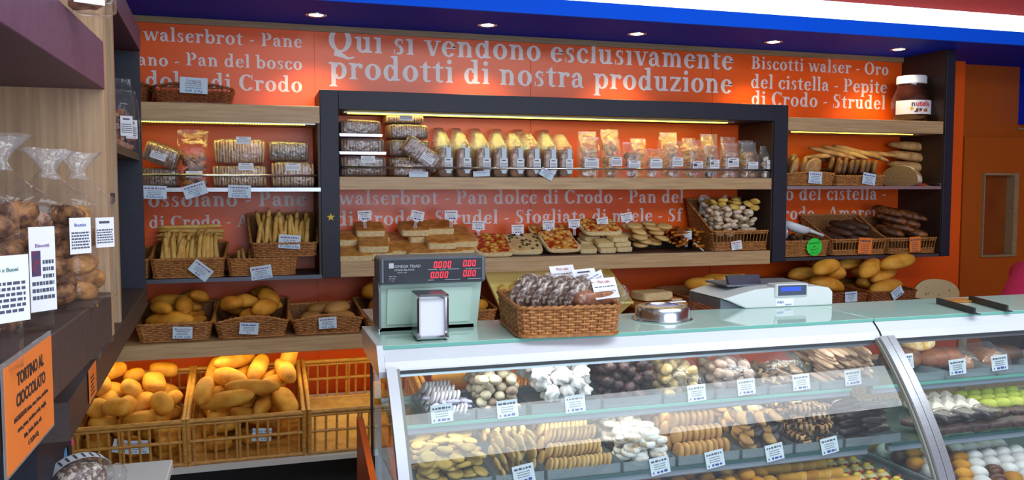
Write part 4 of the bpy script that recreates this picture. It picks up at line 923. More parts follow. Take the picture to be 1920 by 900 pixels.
# dark baking trays under the breads
for px0, px1, nm in ((890, 1178, 'under the pizzas'), (1180, 1326, 'under the flat buns')):
    t = thing('baking_tray', 'dark shallow baking tray '+nm, 'tray', Tm((0, 0, LB))); g = G(); x0, x1 = fx(px0, 4.45, LB), fx(px1, 4.45, LB)
    g.box(x0, x1, 4.272, 4.60, .0005, .003); part('base', g, mat('brown_tray', '#54402f', '#5f4a38', rough=.45, scale=8), t)
    g = G(); g.box(x0, x1, 4.585, 4.60, .003, .085); part('back_lip', g, mat('dark_tray_steel', '#3a3634', rough=.35, metal=.7), t)
for i, (px, py, tl) in enumerate(((684, 419, -2), (781, 419, 12), (846, 418, 0), (897, 431, 2), (971, 438, -2), (1029, 430, -3), (1077, 427, -3), (1131, 424, -10), (1176, 415, -10), (1287, 449, -1))):
    nm = ['over the first focaccia stack', 'tilted over the middle focaccia stack', 'over the focaccia beside the pizza', 'over the red pizza slab', 'over the olive slab', 'over the left brown pizza slab', 'over the propped brown pizza slab', 'over the filled squares', 'over the flat buns', 'over the pastry strips'][i]
    pickcard('white price card on a pick '+nm, px, py-(6 if i < 3 else 0), 4.36 if i < 3 else 4.43 if i != 9 else 4.33, tl, seed=i)
# tall basket of cookies
x0, x1 = fx(1337, 4.28, LB+.05), fx(1444, 4.28, LB+.05); w = x1-x0-.03
M = Tm(((x0+x1)/2, 4.288, LB+.001), (0, 0, 0))
basket('cookie_basket', 'tall backed wicker basket of sugared cookies lined with paper, lower board', M, w, .265, .115, hb=.30, gap=(.055, .095), flare=.015, side=1.1)
hp = Heap(-w/2+.02, w/2-.02, .02, .25, .05, .01, M)
for j in range(hp.ny): hp.H[:, j] = .06+.10*j/hp.ny
pile(hp, [nubby('dusted_cookie_mesh', .029, mat('powdered_tan_cookie', '#ece0cc', '#c49c6a', rough=.85, scale=40, lo=.45, hi=.62, bump=.4), s, .3, .5) for s in (1, 2)], 62, yawrot(.5), 'dusted_cookie', 'sugar dusted cookie in the tall backed basket', 'cookie', 'cookies in the tall backed basket', 7, 8, 9, .003)
pile(hp, [nubby('plain_cookie_mesh', .03, COOKY, s, .3, .45) for s in (5, 6)], 16, yawrot(.6), 'plain_cookie', 'plain yellow cookie towards the back of the tall basket', 'cookie', 'yellow cookies in the tall basket', 8, 8, 9, .003)
t = thing('bag_liner', 'crumpled clear bag liner standing up at the back of the tall cookie basket', 'bag', M @ Tm((-.01, .215, .20)))
g = G(); n = 16; vs = []; fs = []
for i in range(n):
    for j in range(8):
        x = -w*.42+w*.84*i/(n-1); z = .0+.13*j/7; vs.append((x, .02*math.sin(i*1.3)+.03*mnoise.noise(Vector((x*25, z*25, 1))), z*(.75+.25*math.sin(i*.9))))
for i in range(n-1):
    for j in range(7): fs.append((i*8+j, i*8+j+1, i*8+j+9, i*8+j+8))
g.add(vs, fs); part('film', g, clear('milky_film', lo=.1, hi=.6, haze=.35, bump=.6, bscale=30), t, True)
pcard('orange and white price card on the tall cookie basket', 1382, 468, 4.266, -8, w=.07, h=.052, base=PAPER, title=INKR, price='9,75')
t = thing('film_roll', 'clear crumpled bag tucked between the tall basket and the right post', 'bag', Tm((fx(1452, 4.42, LB+.05), 4.36, LB+.11))); g = G(); g.sell(.02, .08, .06, 2, 2, 14, 10, bump=.3, bs=25); part('film', g, MATS['milky_film'], t, True)
# ================================================================== RIGHT UNIT
R1 = 1.6535; R2 = 1.2255; RT = 2.0605
# big chocolate spread jar
t = thing('spread_jar', 'giant brown chocolate spread jar with white lid on the top right board', 'jar', Tm((fx(1708, 4.42, 2.2), 4.42, RT), (0, 0, 0), .80))
g = G(); g.lathe([(0, 0), (.105, 0), (.128, .02), (.142, .06), (.147, .10), (.147, .17), (.140, .20), (.122, .245), (.108, .275), (.105, .30), (.105, .31), (0, .31)], 40); part('glass_body', g, mat('brown_spread', '#2c150e', '#33190f', rough=.08, scale=4, spec=.7, coat=.5), t, True, .9)
g = G(); g.lathe([(0, .308), (.108, .308), (.114, .312), (.114, .362), (.110, .372), (0, .373)], 40); part('lid', g, mat('white_lid', '#e6e6ec', rough=.35), t, True, .6)
g = G(); n = 40; R = .1478; vs = []; fs = []
for i in range(n+1):
    a = PI+PI*i/n-.0; vs += [(R*math.cos(a), R*math.sin(a), .062), (R*math.cos(a), R*math.sin(a), .172)]
for i in range(n): fs.append((2*i, 2*i+2, 2*i+3, 2*i+1))
g.add(vs, fs); lab = part('label', g, PAPER, t, True)
def wrap(o, R, dz=0, a0=-PI/2):
    for v in o.data.vertices:
        x = v.co.x; y = v.co.y; z = v.co.z; a = a0+x/R; r = R+.0004+max(0, z)*1.0
        v.co = (r*math.cos(a), r*math.sin(a), y+dz)
AJ = -PI/2-.12
o = sans('n', .058, lab, Matrix(), BLACK, 'print', bold=.0016); 
for v in o.data.vertices: v.co.x -= .088
wrap(o, R, .125, AJ)
o = sans('utella', .058, lab, Matrix(), mat('red_print', '#d01c2e', rough=.5), 'print', bold=.0016)
for v in o.data.vertices: v.co.x -= .056
wrap(o, R, .125, AJ)
for cx, cz, rx, rz, c in ((-.03, .095, .026, .014, '#6a3018'), (.0, .088, .034, .012, '#c89038'), (.03, .092, .018, .013, '#a8342a'), (.045, .105, .01, .012, '#c8dcb8'), (-.052, .082, .014, .006, '#4a1e10'), (-.085, .105, .012, .014, '#d8a820')):
    g = G(); g.add([(cx+rx*math.cos(2*PI*k/18), cz+rz*math.sin(2*PI*k/18)-.0, .0002) for k in range(18)], [tuple(range(18))]); e = part('print', g, mat('print'+c, c), lab); wrap(e, R+.0001*int(cz*100 % 7), 0, AJ)
# breads, upper metal shelf
FLAT = [loaf('flat_bread_mesh', .16, .034, .13, B_BROWN, 2.3, s, .08) for s in (1, 2)]; FLATD = [loaf('flat_rye_mesh', .15, .032, .12, B_RYE, 3.2, s, .08) for s in (3, 4)]
BAG = [loaf('thin_baguette_mesh', .30, .05, .042, B_BROWN, 2.3, s, .1, 14, taper=.35) for s in (1, 2, 3)]
b, M, w = pbasket('bread_basket', 'wicker basket of flat brown breads on the right metal shelf, left one', 1476, 1568, 4.268, R1, .30, .07, hb=.08, arch=.012, flare=.012)
def stand(M, spots, meshes, name, label, group):
    for i, (x, y, z, rz, ry) in enumerate(spots): tag(obj(name, meshes[i % len(meshes)], None, M @ Tm((x, y, z+.022), (.25, ry, rz))), label, 'bread', group)
stand(M, [(-.11, .05, .075, 1.1, 0), (-.07, .06, .085, .9, .2), (-.01, .07, .09, 1.0, 0), (.05, .05, .085, .35, 0), (-.10, .14, .10, .8, .3), (-.03, .16, .105, 1.0, .1), (.05, .14, .10, .9, 0), (-.08, .22, .12, .5, .2), (.03, .23, .12, .6, 0)], FLAT, 'flat_bread', 'flat brown bread standing in the left basket of the right metal shelf', 'flat breads in the left basket')
b, M, w = pbasket('bread_basket', 'wicker basket of standing rye breads on the right metal shelf, right one', 1570, 1662, 4.268, R1, .30, .06, hb=.11, flare=.012)
stand(M, [(-.13+.043*i, .05+.01*(i % 2), .08, 1.05, .15) for i in range(7)]+[(-.11+.05*i, .15, .10, 1.0, .1) for i in range(5)], FLATD, 'rye_flat_bread', 'flat rye bread leaning in the right basket of the right metal shelf', 'rye breads in the right basket')
for i, (px, Y, z, rz, ry) in enumerate(((1545, 4.46, .185, -.1, -.05), (1560, 4.44, .205, -.5, .25), (1585, 4.42, .21, -.65, .3), (1605, 4.41, .215, -.7, .3), (1622, 4.40, .20, -.75, .32), (1640, 4.45, .205, -.3, .1), (1540, 4.52, .165, .1, 0))):
    put(BAG[i % 3], 'thin_baguette', 'thin floury baguette lying across the baskets of the right metal shelf', 'baguette', px, Y, R1+z, (0, ry, rz), 'thin baguettes across the baskets')
BG = [loaf('baguette_mesh', .36, .085, .075, B_BROWN, 2.4, s, .07, 8, taper=.25) for s in (4, 5)]
for i, (px, z, ry) in enumerate(((1715, .035, .14), (1714, .100, .15), (1711, .165, .16), (1718, .232, .12))):
    put(BG[i % 2], 'baguette', 'thick floury baguette, %s in the stack of four beside the end panel' % ['lowest', 'second from the bottom', 'second from the top', 'topmost'][i], 'baguette', px, 4.47, R1+z+.02, (0, ry, -.45), 'stacked thick baguettes')
me = cut_loaf('cut_rye_mesh', .24, .25, .20, FLOURC, CRUMBD, 2.2, 3, .1, flat=.4)
put(me, 'cut_rye_loaf', 'big flour crusted rye loaf cut in half, showing grey crumb', 'bread', 1688, 4.40, R1+.034, (0, .0, -PI/2-1.2))
pcard('blue price card on the left basket of the right metal shelf', 1528, 344, 4.255, 4, w=.095, h=.07, title=INKP, price='3,40 al Kg')
pcard('blue price card on the right basket of the right metal shelf', 1628, 346, 4.255, 9, w=.095, h=.07, title=INKB, price='3,40 al Kg')
# breads, lower metal shelf
b, M, w = pbasket('crust_basket', 'wicker basket of dark crust pieces with a white scoop, right unit lower shelf', 1462, 1557, 4.268, R2, .26, .095, hb=.12, flare=.012)
hp = Heap(-w/2+.02, w/2-.02, .02, .23, .05, .01, M)
pile(hp, [nubby('crust_piece_mesh', .022, B_DARK, s, .5, .7) for s in (1, 2)], 34, yawrot(1), 'crust_piece', 'dark brown crust piece heaped under the white scoop', 'bread', 'crust pieces under the scoop', 3, 8, .15, .003)
t = thing('scoop', 'white plastic scoop lying on the dark crust pieces', 'scoop', Tm((fx(1490, 4.36, R2+.17), 4.34, R2+.185), (0, .32, -.3))); g = G(); g.sell(.085, .05, .042, 2.4, 2.4, 18, 10, fn=lambda x, y, z: (x, y, min(z, .012))); part('bowl', g, WHITEG, t, True)
g = G(); g.tube([(.07, 0, 0), (.12, 0, -.002), (.175, 0, -.005)], [.016, .010, .009], 8); part('handle', g, WHITEG, t, True)
TB = dict(m=WICK, flare=.014, gap=(.035, .078), side=1.2)
b, M, w = pbasket('bread_basket', 'tall backed wicker basket of dark loaves, middle of the right lower shelf', 1563, 1666, 4.268, R2, .285, .098, hb=.24, **TB)
hp = Heap(-w/2+.02, w/2-.02, .02, .265, .04, .01, M)
for j in range(hp.ny): hp.H[:, j] = .05+.09*j/hp.ny
DL = [loaf('dark_loaf_mesh', .19, .07, .06, B_DARK, 2.4, s, .1, taper=.2) for s in (1, 2)]
pile(hp, DL, 8, lambda r: (0, .2, -PI/2+.5+r.uniform(-.15, .15)), 'dark_loaf', 'dark brown loaf lying in the middle tall backed basket', 'bread', 'dark loaves in the middle basket', 4, 12, 9, .006)
b, M, w = pbasket('bread_basket', 'wicker basket of walnut loaves next to the right end panel', 1668, 1760, 4.268, R2, .285, .098, hb=.22, **TB)
hp = Heap(-w/2+.02, w/2-.02, .02, .265, .06, .01, M)
for j in range(hp.ny): hp.H[:, j] = .07+.11*j/hp.ny
NL = [loaf('walnut_loaf_mesh', .2, .075, .065, B_NUT, 2.3, s, .2, 22, taper=.15) for s in (1, 2)]
pile(hp, NL, 9, lambda r: (0, .25, -PI/2+.6+r.uniform(-.2, .2)), 'walnut_loaf', 'rough brown walnut loaf in the basket beside the end panel', 'bread', 'walnut loaves', 6, 12, 9, .006)
p = at(1527, 463, Y=4.25)
t = thing('price_card', 'bright green scalloped price card on the crust basket', 'price card', Tm(p)); pts = []
for k in range(72):
    a = 2*PI*k/72; r = .052+.004*abs(math.sin(a*7)); pts.append((r*math.cos(a), r*.98*math.sin(a)))
part('card', G().prism(pts, 0, .0012, 'y'), mat('green_card', '#35e04a', rough=.6), t)
rnd = random.Random(2)
for k, (s_, sz, yy) in enumerate((('Panzerotti', .019, .018), ('pan', .014, -.001), ('Pacco 3', .017, -.02), ('al Kg 3,2', .015, -.038))): sans(s_, sz, t, Tm((0, -.0006, yy), (PI/2, -.1, 0)), mat('dark_green_ink', '#0c5a20'), 'print', align='CENTER')
ORC = mat('orange_card', '#f08030', '#ee7c2c', rough=.6)
pcard('orange price card clipped on the middle dark loaf basket', 1621, 476, 4.254, 4, w=.10, h=.10, base=ORC, title=INK, lines=5, price=' ')
pcard('orange price card clipped on the walnut loaf basket', 1716, 472, 4.254, -3, w=.085, h=.095, base=ORC, title=INK, lines=5, price=' ')
# ================================================================== LEDGE, RIGHT OF THE SCALE
t = thing('bakery_crate', 'pale yellow plastic crate tilted up on the ledge behind the counter basket', 'crate', Tm(((fx(915, 4.3, 1.1)+fx(1152, 4.3, 1.1))/2, 4.10, LZ+.005), (.44, 0, 0)))
w = fx(1152, 4.3, 1.1)-fx(915, 4.3, 1.1); hw = w/2; YEL = mat('pale_yellow_plastic', '#f8e694', '#f9e89c', rough=.4, scale=4)
g = G()
for z0, z1, a in (): pass
g.box(-hw+.04, hw-.04, .04, .36, 0, .006)
def wallq(g, a, b, c, d, th=.005): g.add([a, b, c, d, tuple(Vector(a)+Vector((0, 0, th))), tuple(Vector(b)+Vector((0, 0, th))), tuple(Vector(c)+Vector((0, 0, th))), tuple(Vector(d)+Vector((0, 0, th)))], [(0, 1, 2, 3), (4, 5, 6, 7), (0, 1, 5, 4), (1, 2, 6, 5), (2, 3, 7, 6), (3, 0, 4, 7)])
wallq(g, (-hw+.04, .04, 0), (hw-.04, .04, 0), (hw, 0, .10), (-hw, 0, .10)); wallq(g, (-hw+.04, .36, 0), (hw-.04, .36, 0), (hw, .40, .10), (-hw, .40, .10))
wallq(g, (-hw+.04, .04, 0), (-hw+.04, .36, 0), (-hw, .40, .10), (-hw, 0, .10)); wallq(g, (hw-.04, .04, 0), (hw-.04, .36, 0), (hw, .40, .10), (hw, 0, .10))
part('tray_shell', g, YEL, t)
g = G(); g.tube([(-hw, 0, .1), (hw, 0, .1), (hw, .40, .1), (-hw, .40, .1)], .007, 6, True); part('rim', g, YEL, t)
Mc = t.matrix_basis.copy()
hp = Heap(-hw+.05, hw-.05, .05, .35, .008, .012, Mc)
pile(hp, [nubby('cheese_bit_mesh', .024, mat('yellow_pastry', '#e2b84a', '#f0d070', rough=.6), s, .4, .6) for s in (1, 2)], 46, yawrot(.5), 'yellow_pastry', 'small yellow pastry lying in the pale yellow crate', 'pastry', 'pastries in the yellow crate', 9, 6, .1, .003)
t = thing('cutting_board', 'orange brown wooden cutting board on the ledge behind the cake lid', 'board', Tm((fx(1235, 4.2, .95), 4.10, LZ+.001), (0, 0, .06))); part('foot_box', G().box(-.18, .2, .03, .31, 0, .055, .003), WICKD, t); part('board', G().box(-.2, .22, .0, .34, .056, .074, .004), mat('board_wood', '#b8722c', '#cf8a3c', rough=.5, scale=10, stretch=(1, 8, 8)), t)
put(slab('bread_slab_mesh', .2, .16, .05, mat('pale_bread_top'  , '#d9b878'), CRUMB, 8), 'bread_slab', 'pale flat bread slab on the wooden cutting board', 'bread', 1222, 4.25, LZ+.104, (0, 0, .15))
put(slab('ham_slice_mesh', .15, .1, .016, mat('orange_ham', '#d06a34', '#e0945a', rough=.5, scale=30), CRUMB, 9), 'pizza_slice', 'orange topped slice on the wooden cutting board', 'pizza', 1276, 4.20, LZ+.086, (0, 0, -.1))
b, M, w = pbasket('bread_basket', 'wicker basket of sliced fruit bread loaves left of the cash register', 1290, 1400, 4.10, LZ, .34, .10, hb=.12, flare=.012, m=WICKD, rot=.12)
me = cut_loaf('olive_loaf_mesh', .26, .11, .10, B_GOLD, mat('fruit_crumb', '#dcc79a', '#3a2c24', rough=.8, scale=70, lo=.60, hi=.66), 2.2, 3, .3)
for i, (px, y, z) in enumerate(((1322, 4.2, .15), (1352, 4.27, .16), (1382, 4.36, .15))):
    put(me, 'fruit_loaf', 'cut loaf studded with dark fruit, %s in the basket left of the register' % ['in front', 'in the middle', 'at the back'][i], 'bread', px, y, LZ+z, (0, .0, -1.0), 'fruit loaves')
b, M, w = pbasket('bread_basket', 'long wicker basket of rolls behind the cash register', 1402, 1528, 4.12, LZ, .40, .09, hb=.14, flare=.012, m=WICKD)
bread_heap(M, w, .40, .09, ROLLS, 7, 'bread_roll', 'golden roll in the basket behind the cash register', 'rolls behind the register', 11, t=.3, zmax=.14)
b, M, w = pbasket('bread_basket', 'wicker basket of yellow loaves right of the cash register', 1534, 1630, 4.085, LZ, .40, .075, hb=.12, flare=.012, m=WICKD, arch=.015)
OV = [loaf('oval_loaf_mesh', .25, .13, .11, B_GOLD, 2.2, s, .05, taper=.15) for s in (21, 22)]
bread_heap(M, w, .38, .07, OV, 16, 'oval_loaf', 'yellow oval loaf in the basket right of the register', 'oval loaves right of the register', 12, t=.25, yaw=.5, inset=-.03, zmax=.30)
b, M, w = pbasket('bread_basket', 'wicker basket of yellow loaves beside the cut half loaf', 1634, 1722, 4.085, LZ, .40, .085, hb=.12, flare=.012, m=WICKD)
bread_heap(M, w, .38, .07, OV, 18, 'oval_loaf', 'yellow oval loaf in the basket beside the cut half loaf', 'oval loaves beside the half loaf', 13, t=.3, yaw=.4, inset=-.03, zmax=.32)
put(cut_loaf('half_loaf_mesh', .26, .27, .22, B_GOLD, CRUMBS, 2.3, 6, .05, flat=.25), 'half_loaf', 'half round loaf showing seeded crumb at the right end of the ledge', 'bread', 1755, 4.24, LZ+.024, (0, 0, -PI/2-.62))
pcard('blue price card on the basket right of the register', 1596, 566, 4.07, -2, w=.085, h=.06, title=INKB, price='3,3')
pcard('tilted blue price card on the basket beside the half loaf', 1686, 556, 4.068, -32, w=.085, h=.055, title=INKP)
# ================================================================== ON THE GLASS COUNTER TOP
CT = 1.2265
# scale with column and customer display
xs0, xs1 = fx(711, 2.40, 1.40), fx(909, 2.40, 1.40)
t = thing('shop_scale', 'grey green shop scale column with red digit display facing the customer', 'scale', Tm((xs0, 2.40, CT))); wd = xs1-xs0
SG = mat('sage_grey_plastic', '#9fb8a8', '#a5bdae', rough=.4, scale=4); DG = mat('dark_grey_plastic', '#5c626c', '#636972', rough=.4, scale=4)
g = G(); g.prism([(.002, .0), (wd-.02, .0), (wd-.004, .145), (.006, .145)], .02, .10, 'y'); part('column', g, SG, t)
g = G(); g.prism([(.022, .02), (wd-.045, .02), (wd-.035, .125), (.026, .125)], .014, .021, 'y'); part('column_panel', g, mat('light_sage_plastic', '#aac4b4', rough=.35), t)
g = G(); g.prism([(-.005, .01), (-.0, .12), (.01, .146), (.13, .146), (.13, .01)], -.002, .004, 'x'); part('column_edge', g, DG, t)
g = G(); g.box(0, wd, -.012, .11, .140, .218, .006); hd = part('display_housing', g, DG, t)
g = G(); g.box(.012, wd-.012, -.0145, -.011, .145, .212); pn = part('display_panel', g, mat('black_gloss_panel', '#0a0d1c', rough=.3, spec=.3), t)
RED = emis('red_led', '#ff1c34', 2.2)
def seg7(parent, x, z, w_, h_, txt):
    g = G(); th = h_*.14
    for c in txt:
        if c == '.': g.box(x-w_*.18, x-w_*.02, -.0156, -.0147, z, z+th*1.3); continue
        s = .12
        def b(x0, x1, z0, z1):
            f = lambda q: s*q
            g.add([(x+x0+f(z0), -.0155, z+z0), (x+x1+f(z0), -.0155, z+z0), (x+x1+f(z1), -.0155, z+z1), (x+x0+f(z1), -.0155, z+z1)], [(0, 1, 2, 3)])
        b(th*.3, w_-th*.3, 0, th); b(th*.3, w_-th*.3, h_-th, h_)
        for xx in (0, w_-th):
            b(xx, xx+th, th*.4, h_/2-th*.1); b(xx, xx+th, h_/2+th*.1, h_-th*.4)
        x += w_*1.42
    return part('digits', g, RED, pn)
for x, z, s in ((wd*.495, .186, '0.000'), (wd*.775, .188, '0.00'), (wd*.465, .156, '0.000'), (wd*.775, .158, '0.00')): seg7(pn, x, z, .0098, .0185, s)
g = G()
for z, x0, x1 in ((.181, .44, .53), (.181, .63, .74), (.181, .86, .95), (.150, .44, .50), (.150, .60, .75), (.150, .82, .95)): g.box(wd*x0, wd*x1, -.0152, -.0147, z, z+.0012)
part('display_lines', g, mat('light_print', '#b8bcc4'), pn)
part('logo', G().box(.026, .040, -.0153, -.0147, .188, .203), mat('light_print', '#b8bcc4'), pn)
sans('OMEGA TRIAD', .0115, pn, Tm((.042, -.015, .189), (PI/2, 0, 0)), MATS['light_print'], 'print'); sans('OMEGA BILANCE', .0075, pn, Tm((.042, -.015, .180), (PI/2, 0, 0)), MATS['light_print'], 'print')
sans('Settimo  Italia', .005, pn, Tm((.05, -.015, .1735), (PI/2, 0, 0)), MATS['light_print'], 'print')
for k, s in enumerate(('Max 15 kg', 'Min 40 g', 'e = 2 g')): sans(s, .005, pn, Tm((.026, -.015, .163-.0065*k), (PI/2, 0, 0)), MATS['light_print'], 'print')
for x, s in ((.55, 'kg  Euro'), (.80, 'Euro/kg')): sans(s, .006, pn, Tm((wd*x, -.015, .1795), (PI/2, 0, 0)), MATS['light_print'], 'print')
g = G(); g.box(.0, wd-.03, .02, .42, 0, .01); part('base_plate', g, STEEL, t)
# napkin dispenser
nx = fx(783, 2.225, 1.28); nw = fx(842, 2.225, 1.28)-nx
t = thing('napkin_dispenser', 'chrome napkin dispenser with white napkins standing before the scale', 'dispenser', Tm((nx, 2.228, CT+.005), (0, 0, -.03)))
g = G(); hN = .124; dN = .105
g.box(0, nw, .004, dN, hN-.005, hN, .002); g.box(0, .003, .004, dN, 0, hN-.004); g.box(nw-.003, nw, .004, dN, 0, hN-.004); g.box(0, nw, .004, dN, 0, .004)
part('casing', g, STEEL, t)
g = G(); g.box(.003, nw-.003, .012, dN-.01, .004, hN-.006); part('napkins', g, PAPER, t)
g = G(); e = .010
for q in ((0, e, 0, hN), (nw-e, nw, 0, hN)): g.prism([(q[0], .004), (q[1], .004), ((q[0]+q[1])/2, -.002)], q[2], q[3], 'z')
for q in ((0, .009), (hN-.012, hN)): g.prism([(.004, q[0]), (.004, q[1]), (-.002, (q[0]+q[1])/2)], 0, nw, 'x')
part('front_frame', g, CHROME, t)
g = G()
for x in (.008, nw-.008):
    for y in (.012, dN-.01): g.lathe([(0, -.0045), (.005, -.0045), (.006, 0), (0, 0)], 10, M=Tm((x, y, 0)))
part('foot', g, BLACK, t)
# basket of cakes
bx0, bx1 = at(970, 637, z=CT).x, at(1168, 632, z=CT).x
bw = .285; M = Tm((.838, 2.165, CT+.001), (0, 0, -.10))
basket('counter_basket', 'honey wicker basket of wrapped cakes standing on the glass counter top', M, bw, .31, .085, hb=.095, flare=.008, rowh=.0078)
CL = clear('cake_film', lo=.06, hi=.9, rough=.08, bump=.5, bscale=45, haze=.02)
NUTC = mat('nut_studded_cake', '#6b5046', '#cfc0ac', rough=.6, scale=70, lo=.5, hi=.6, bump=.8, bscale=90)
def roundpack(label, x, y, z, rx, rz, r=.062):
    t = thing('biscuit_pack', label, 'biscuit pack', M @ Tm((x, y, z), (rx, 0, rz)), 'wrapped nut cakes in the counter basket')
    me = disc('nut_cake_mesh', r, .022, NUTC, 5, bump=.08)
    for k in range(2): obj('nut_cake', me, t, Tm((0, 0, -.012+.024*k)))
    g = G(); g.sell(r*1.07, r*1.07, .030, 4, 2, 28, 10, bump=.06, bs=40); part('film', g, CL, t, True); return t
for i in range(4):
    t = roundpack('round film wrapped nut cake, %s in the counter basket' % ['leftmost', 'second from the left', 'third from the left', 'nearest the white label'][i], -.085+.046*i, .175-.028*i, .098, -1.15, .75-.1*i, .066)
sticker(t, Tm((.045, -.042, .028), (1.15-PI/2+PI/2, 0, -.45)) @ Tm((-.005, -.035, -.02)), .068, .045, lines=4, title='Oro del Cistella', tcol=INKB)
PC = mat('plum_cake_crust', '#7a4426', '#a8683a', rough=.6, scale=40, bump=.3)
for i, (x, y, z, rz, rx, ti) in enumerate(((.02, .215, .125, .5, .5, 'Plum cake'), (.075, .165, .118, .55, .45, 'Plum cake'), (.095, .085, .098, .5, .55, 'Plum cake'), (.06, .27, .12, .2, .2, None))):
    t = thing('plum_cake', 'film wrapped plum cake, %s in the counter basket' % ['with a label in the middle', 'with the broad white label', 'at the front right with the big label', 'at the back'][i], 'cake', M @ Tm((x, y, z), (rx*.4, 0, rz)), 'plum cakes')
    g = G(); g.sell(.085, .034, .03, 3.5, 3.5, 24, 10, bump=.05, bs=30, seed=i); part('cake', g, PC, t, True)
    g = G(); g.sell(.092, .038, .034, 3.5, 3.5, 26, 12, bump=.08, bs=50, seed=i+3, fn=lambda x, y, z: (x, y*(1-.0*x), z)); g.sell(.022, .034, .03, 2, 2, 14, 8, bump=.4, bs=70, M=Tm((.105, 0, .004))); part('film', g, CL, t, True)
    if ti: 
        s = sticker(t, Tm((0 if i < 2 else .02, -.036, .008), (-.6, 0, 0)), .10, .062, lines=3 if i != 2 else 2, seed=i, title=ti if i != 1 else None, tcol=INKR)
# cake lid
t = thing('cake_dome', 'shiny steel round cake lid lying on the glass counter top', 'lid', Tm((fx(1242, 2.385, CT), 2.385, CT)))
g = G(); g.lathe([(.094, 0), (.096, .003), (.088, .006), (.087, .034), (.080, .044), (.055, .046), (.052, .040), (0, .040)], 48, cap=False); part('dome', g, STEEL, t, True, .7)
g = G(); g.lathe([(0, .0405), (.05, .0405), (.051, .043), (.049, .044), (0, .044)], 40); part('top_disc', g, mat('lilac_gloss', '#b8b6dc', rough=.15), t, True, .6)
t = thing('knife_rest', 'small white paper strip lying on the steel cake lid', 'paper', Tm((fx(1275, 2.40, CT), 2.42, CT+.0468), (0, 0, .1))); part('strip', G().box(-.03, .03, -.006, .006, 0, .003), PAPER, t)
# cash register
xr0, xr1 = fx(1352, 2.52, 1.25), fx(1559, 2.50, 1.25); rw = xr1-xr0
t = thing('cash_register', 'pale grey cash register seen from behind with a blue lit display', 'cash register', Tm((xr0, 2.505, CT), (0, 0, -.03)))
RG = mat('pale_grey_plastic', '#cdd2cf', '#d2d6d3', rough=.4, scale=4)
g = G(); prof = [(0, .036), (.02, .030), (.09, .0), (rw, .0), (rw, .048), (rw-.015, .064), (rw-.06, .070), (.20*rw/.41, .072), (.125, .066), (.06, .052)]
g.prism(prof, .0, .26, 'y'); bd = part('body', g, RG, t)
md = bd.modifiers.new('bevel', 'BEVEL'); md.width = .008; md.segments = 3; md.limit_method = 'ANGLE'
g = G(); g.prism([(.0, .034), (.09, 0), (.0, .0)], .02, .25, 'y'); part('base', g, DG, t)
g = G(); g.box(rw*.455, rw*.755, -.008, .05, .036, .082, .004); dh = part('display_housing', g, RG, t)
g = G(); g.box(rw*.475, rw*.735, -.0095, -.007, .042, .078); dp = part('display_panel', g, mat('slate_panel', '#4a5264', rough=.25), t)
g = G(); g.box(rw*.50, rw*.685, -.0102, -.009, .057, .072); part('screen', g, emis('blue_screen', '#2456e8', 1.1), dp)
g = G(); g.box(rw*.47, rw*.63, -.0008, .0, .004, .030); st = part('sticker', g, PAPER, t)
sans('INEA', .012, st, Tm((rw*.48, -.0012, .014), (PI/2, 0, 0)), INKB, 'print'); sans('TURATI', .008, st, Tm((rw*.55, -.0012, .006), (PI/2, 0, 0)), INKB, 'print')
g = G(); g.prism([(.08, .07), (.21, .07), (.20, .106), (.07, .106)], .10, .115, 'y'); part('rear_screen', g, mat('dark_violet_plastic', '#3a3444', rough=.35), t)
g = G(); g.box(.06, rw-.05, .08, .24, .068, .074); part('keyboard', g, DG, t)
# two black rails
for i, (a, b) in enumerate((((1757, 563), (1828, 583)), ((1818, 559), (1889, 578)))):
    p, q = at(*a, z=CT+.012), at(*b, z=CT+.012); d = q-p; d.z = 0
    t = thing('black_rail', ['short black metal rail lying on the counter top, nearer the half loaf', 'short black metal rail lying on the counter top, farther right'][i], 'rail', Tm((p.x, p.y, CT), (0, 0, math.atan2(d.y, d.x))))
    part('bar', G().box(0, d.length, -.004, .004, .0, .022, .001), BLACK, t); part('foot_flange', G().box(0, d.length, .004, .02, 0, .002), BLACK, t)
t = thing('brown_tray', 'thin brown wooden board lying between the two black rails', 'tray', Tm((fx(1800, 2.42, CT), 2.42, CT+.0005))); part('board', G().box(-.06, .065, -.02, .05, 0, .006, .001), mat('board_wood', '#b8722c'), t)
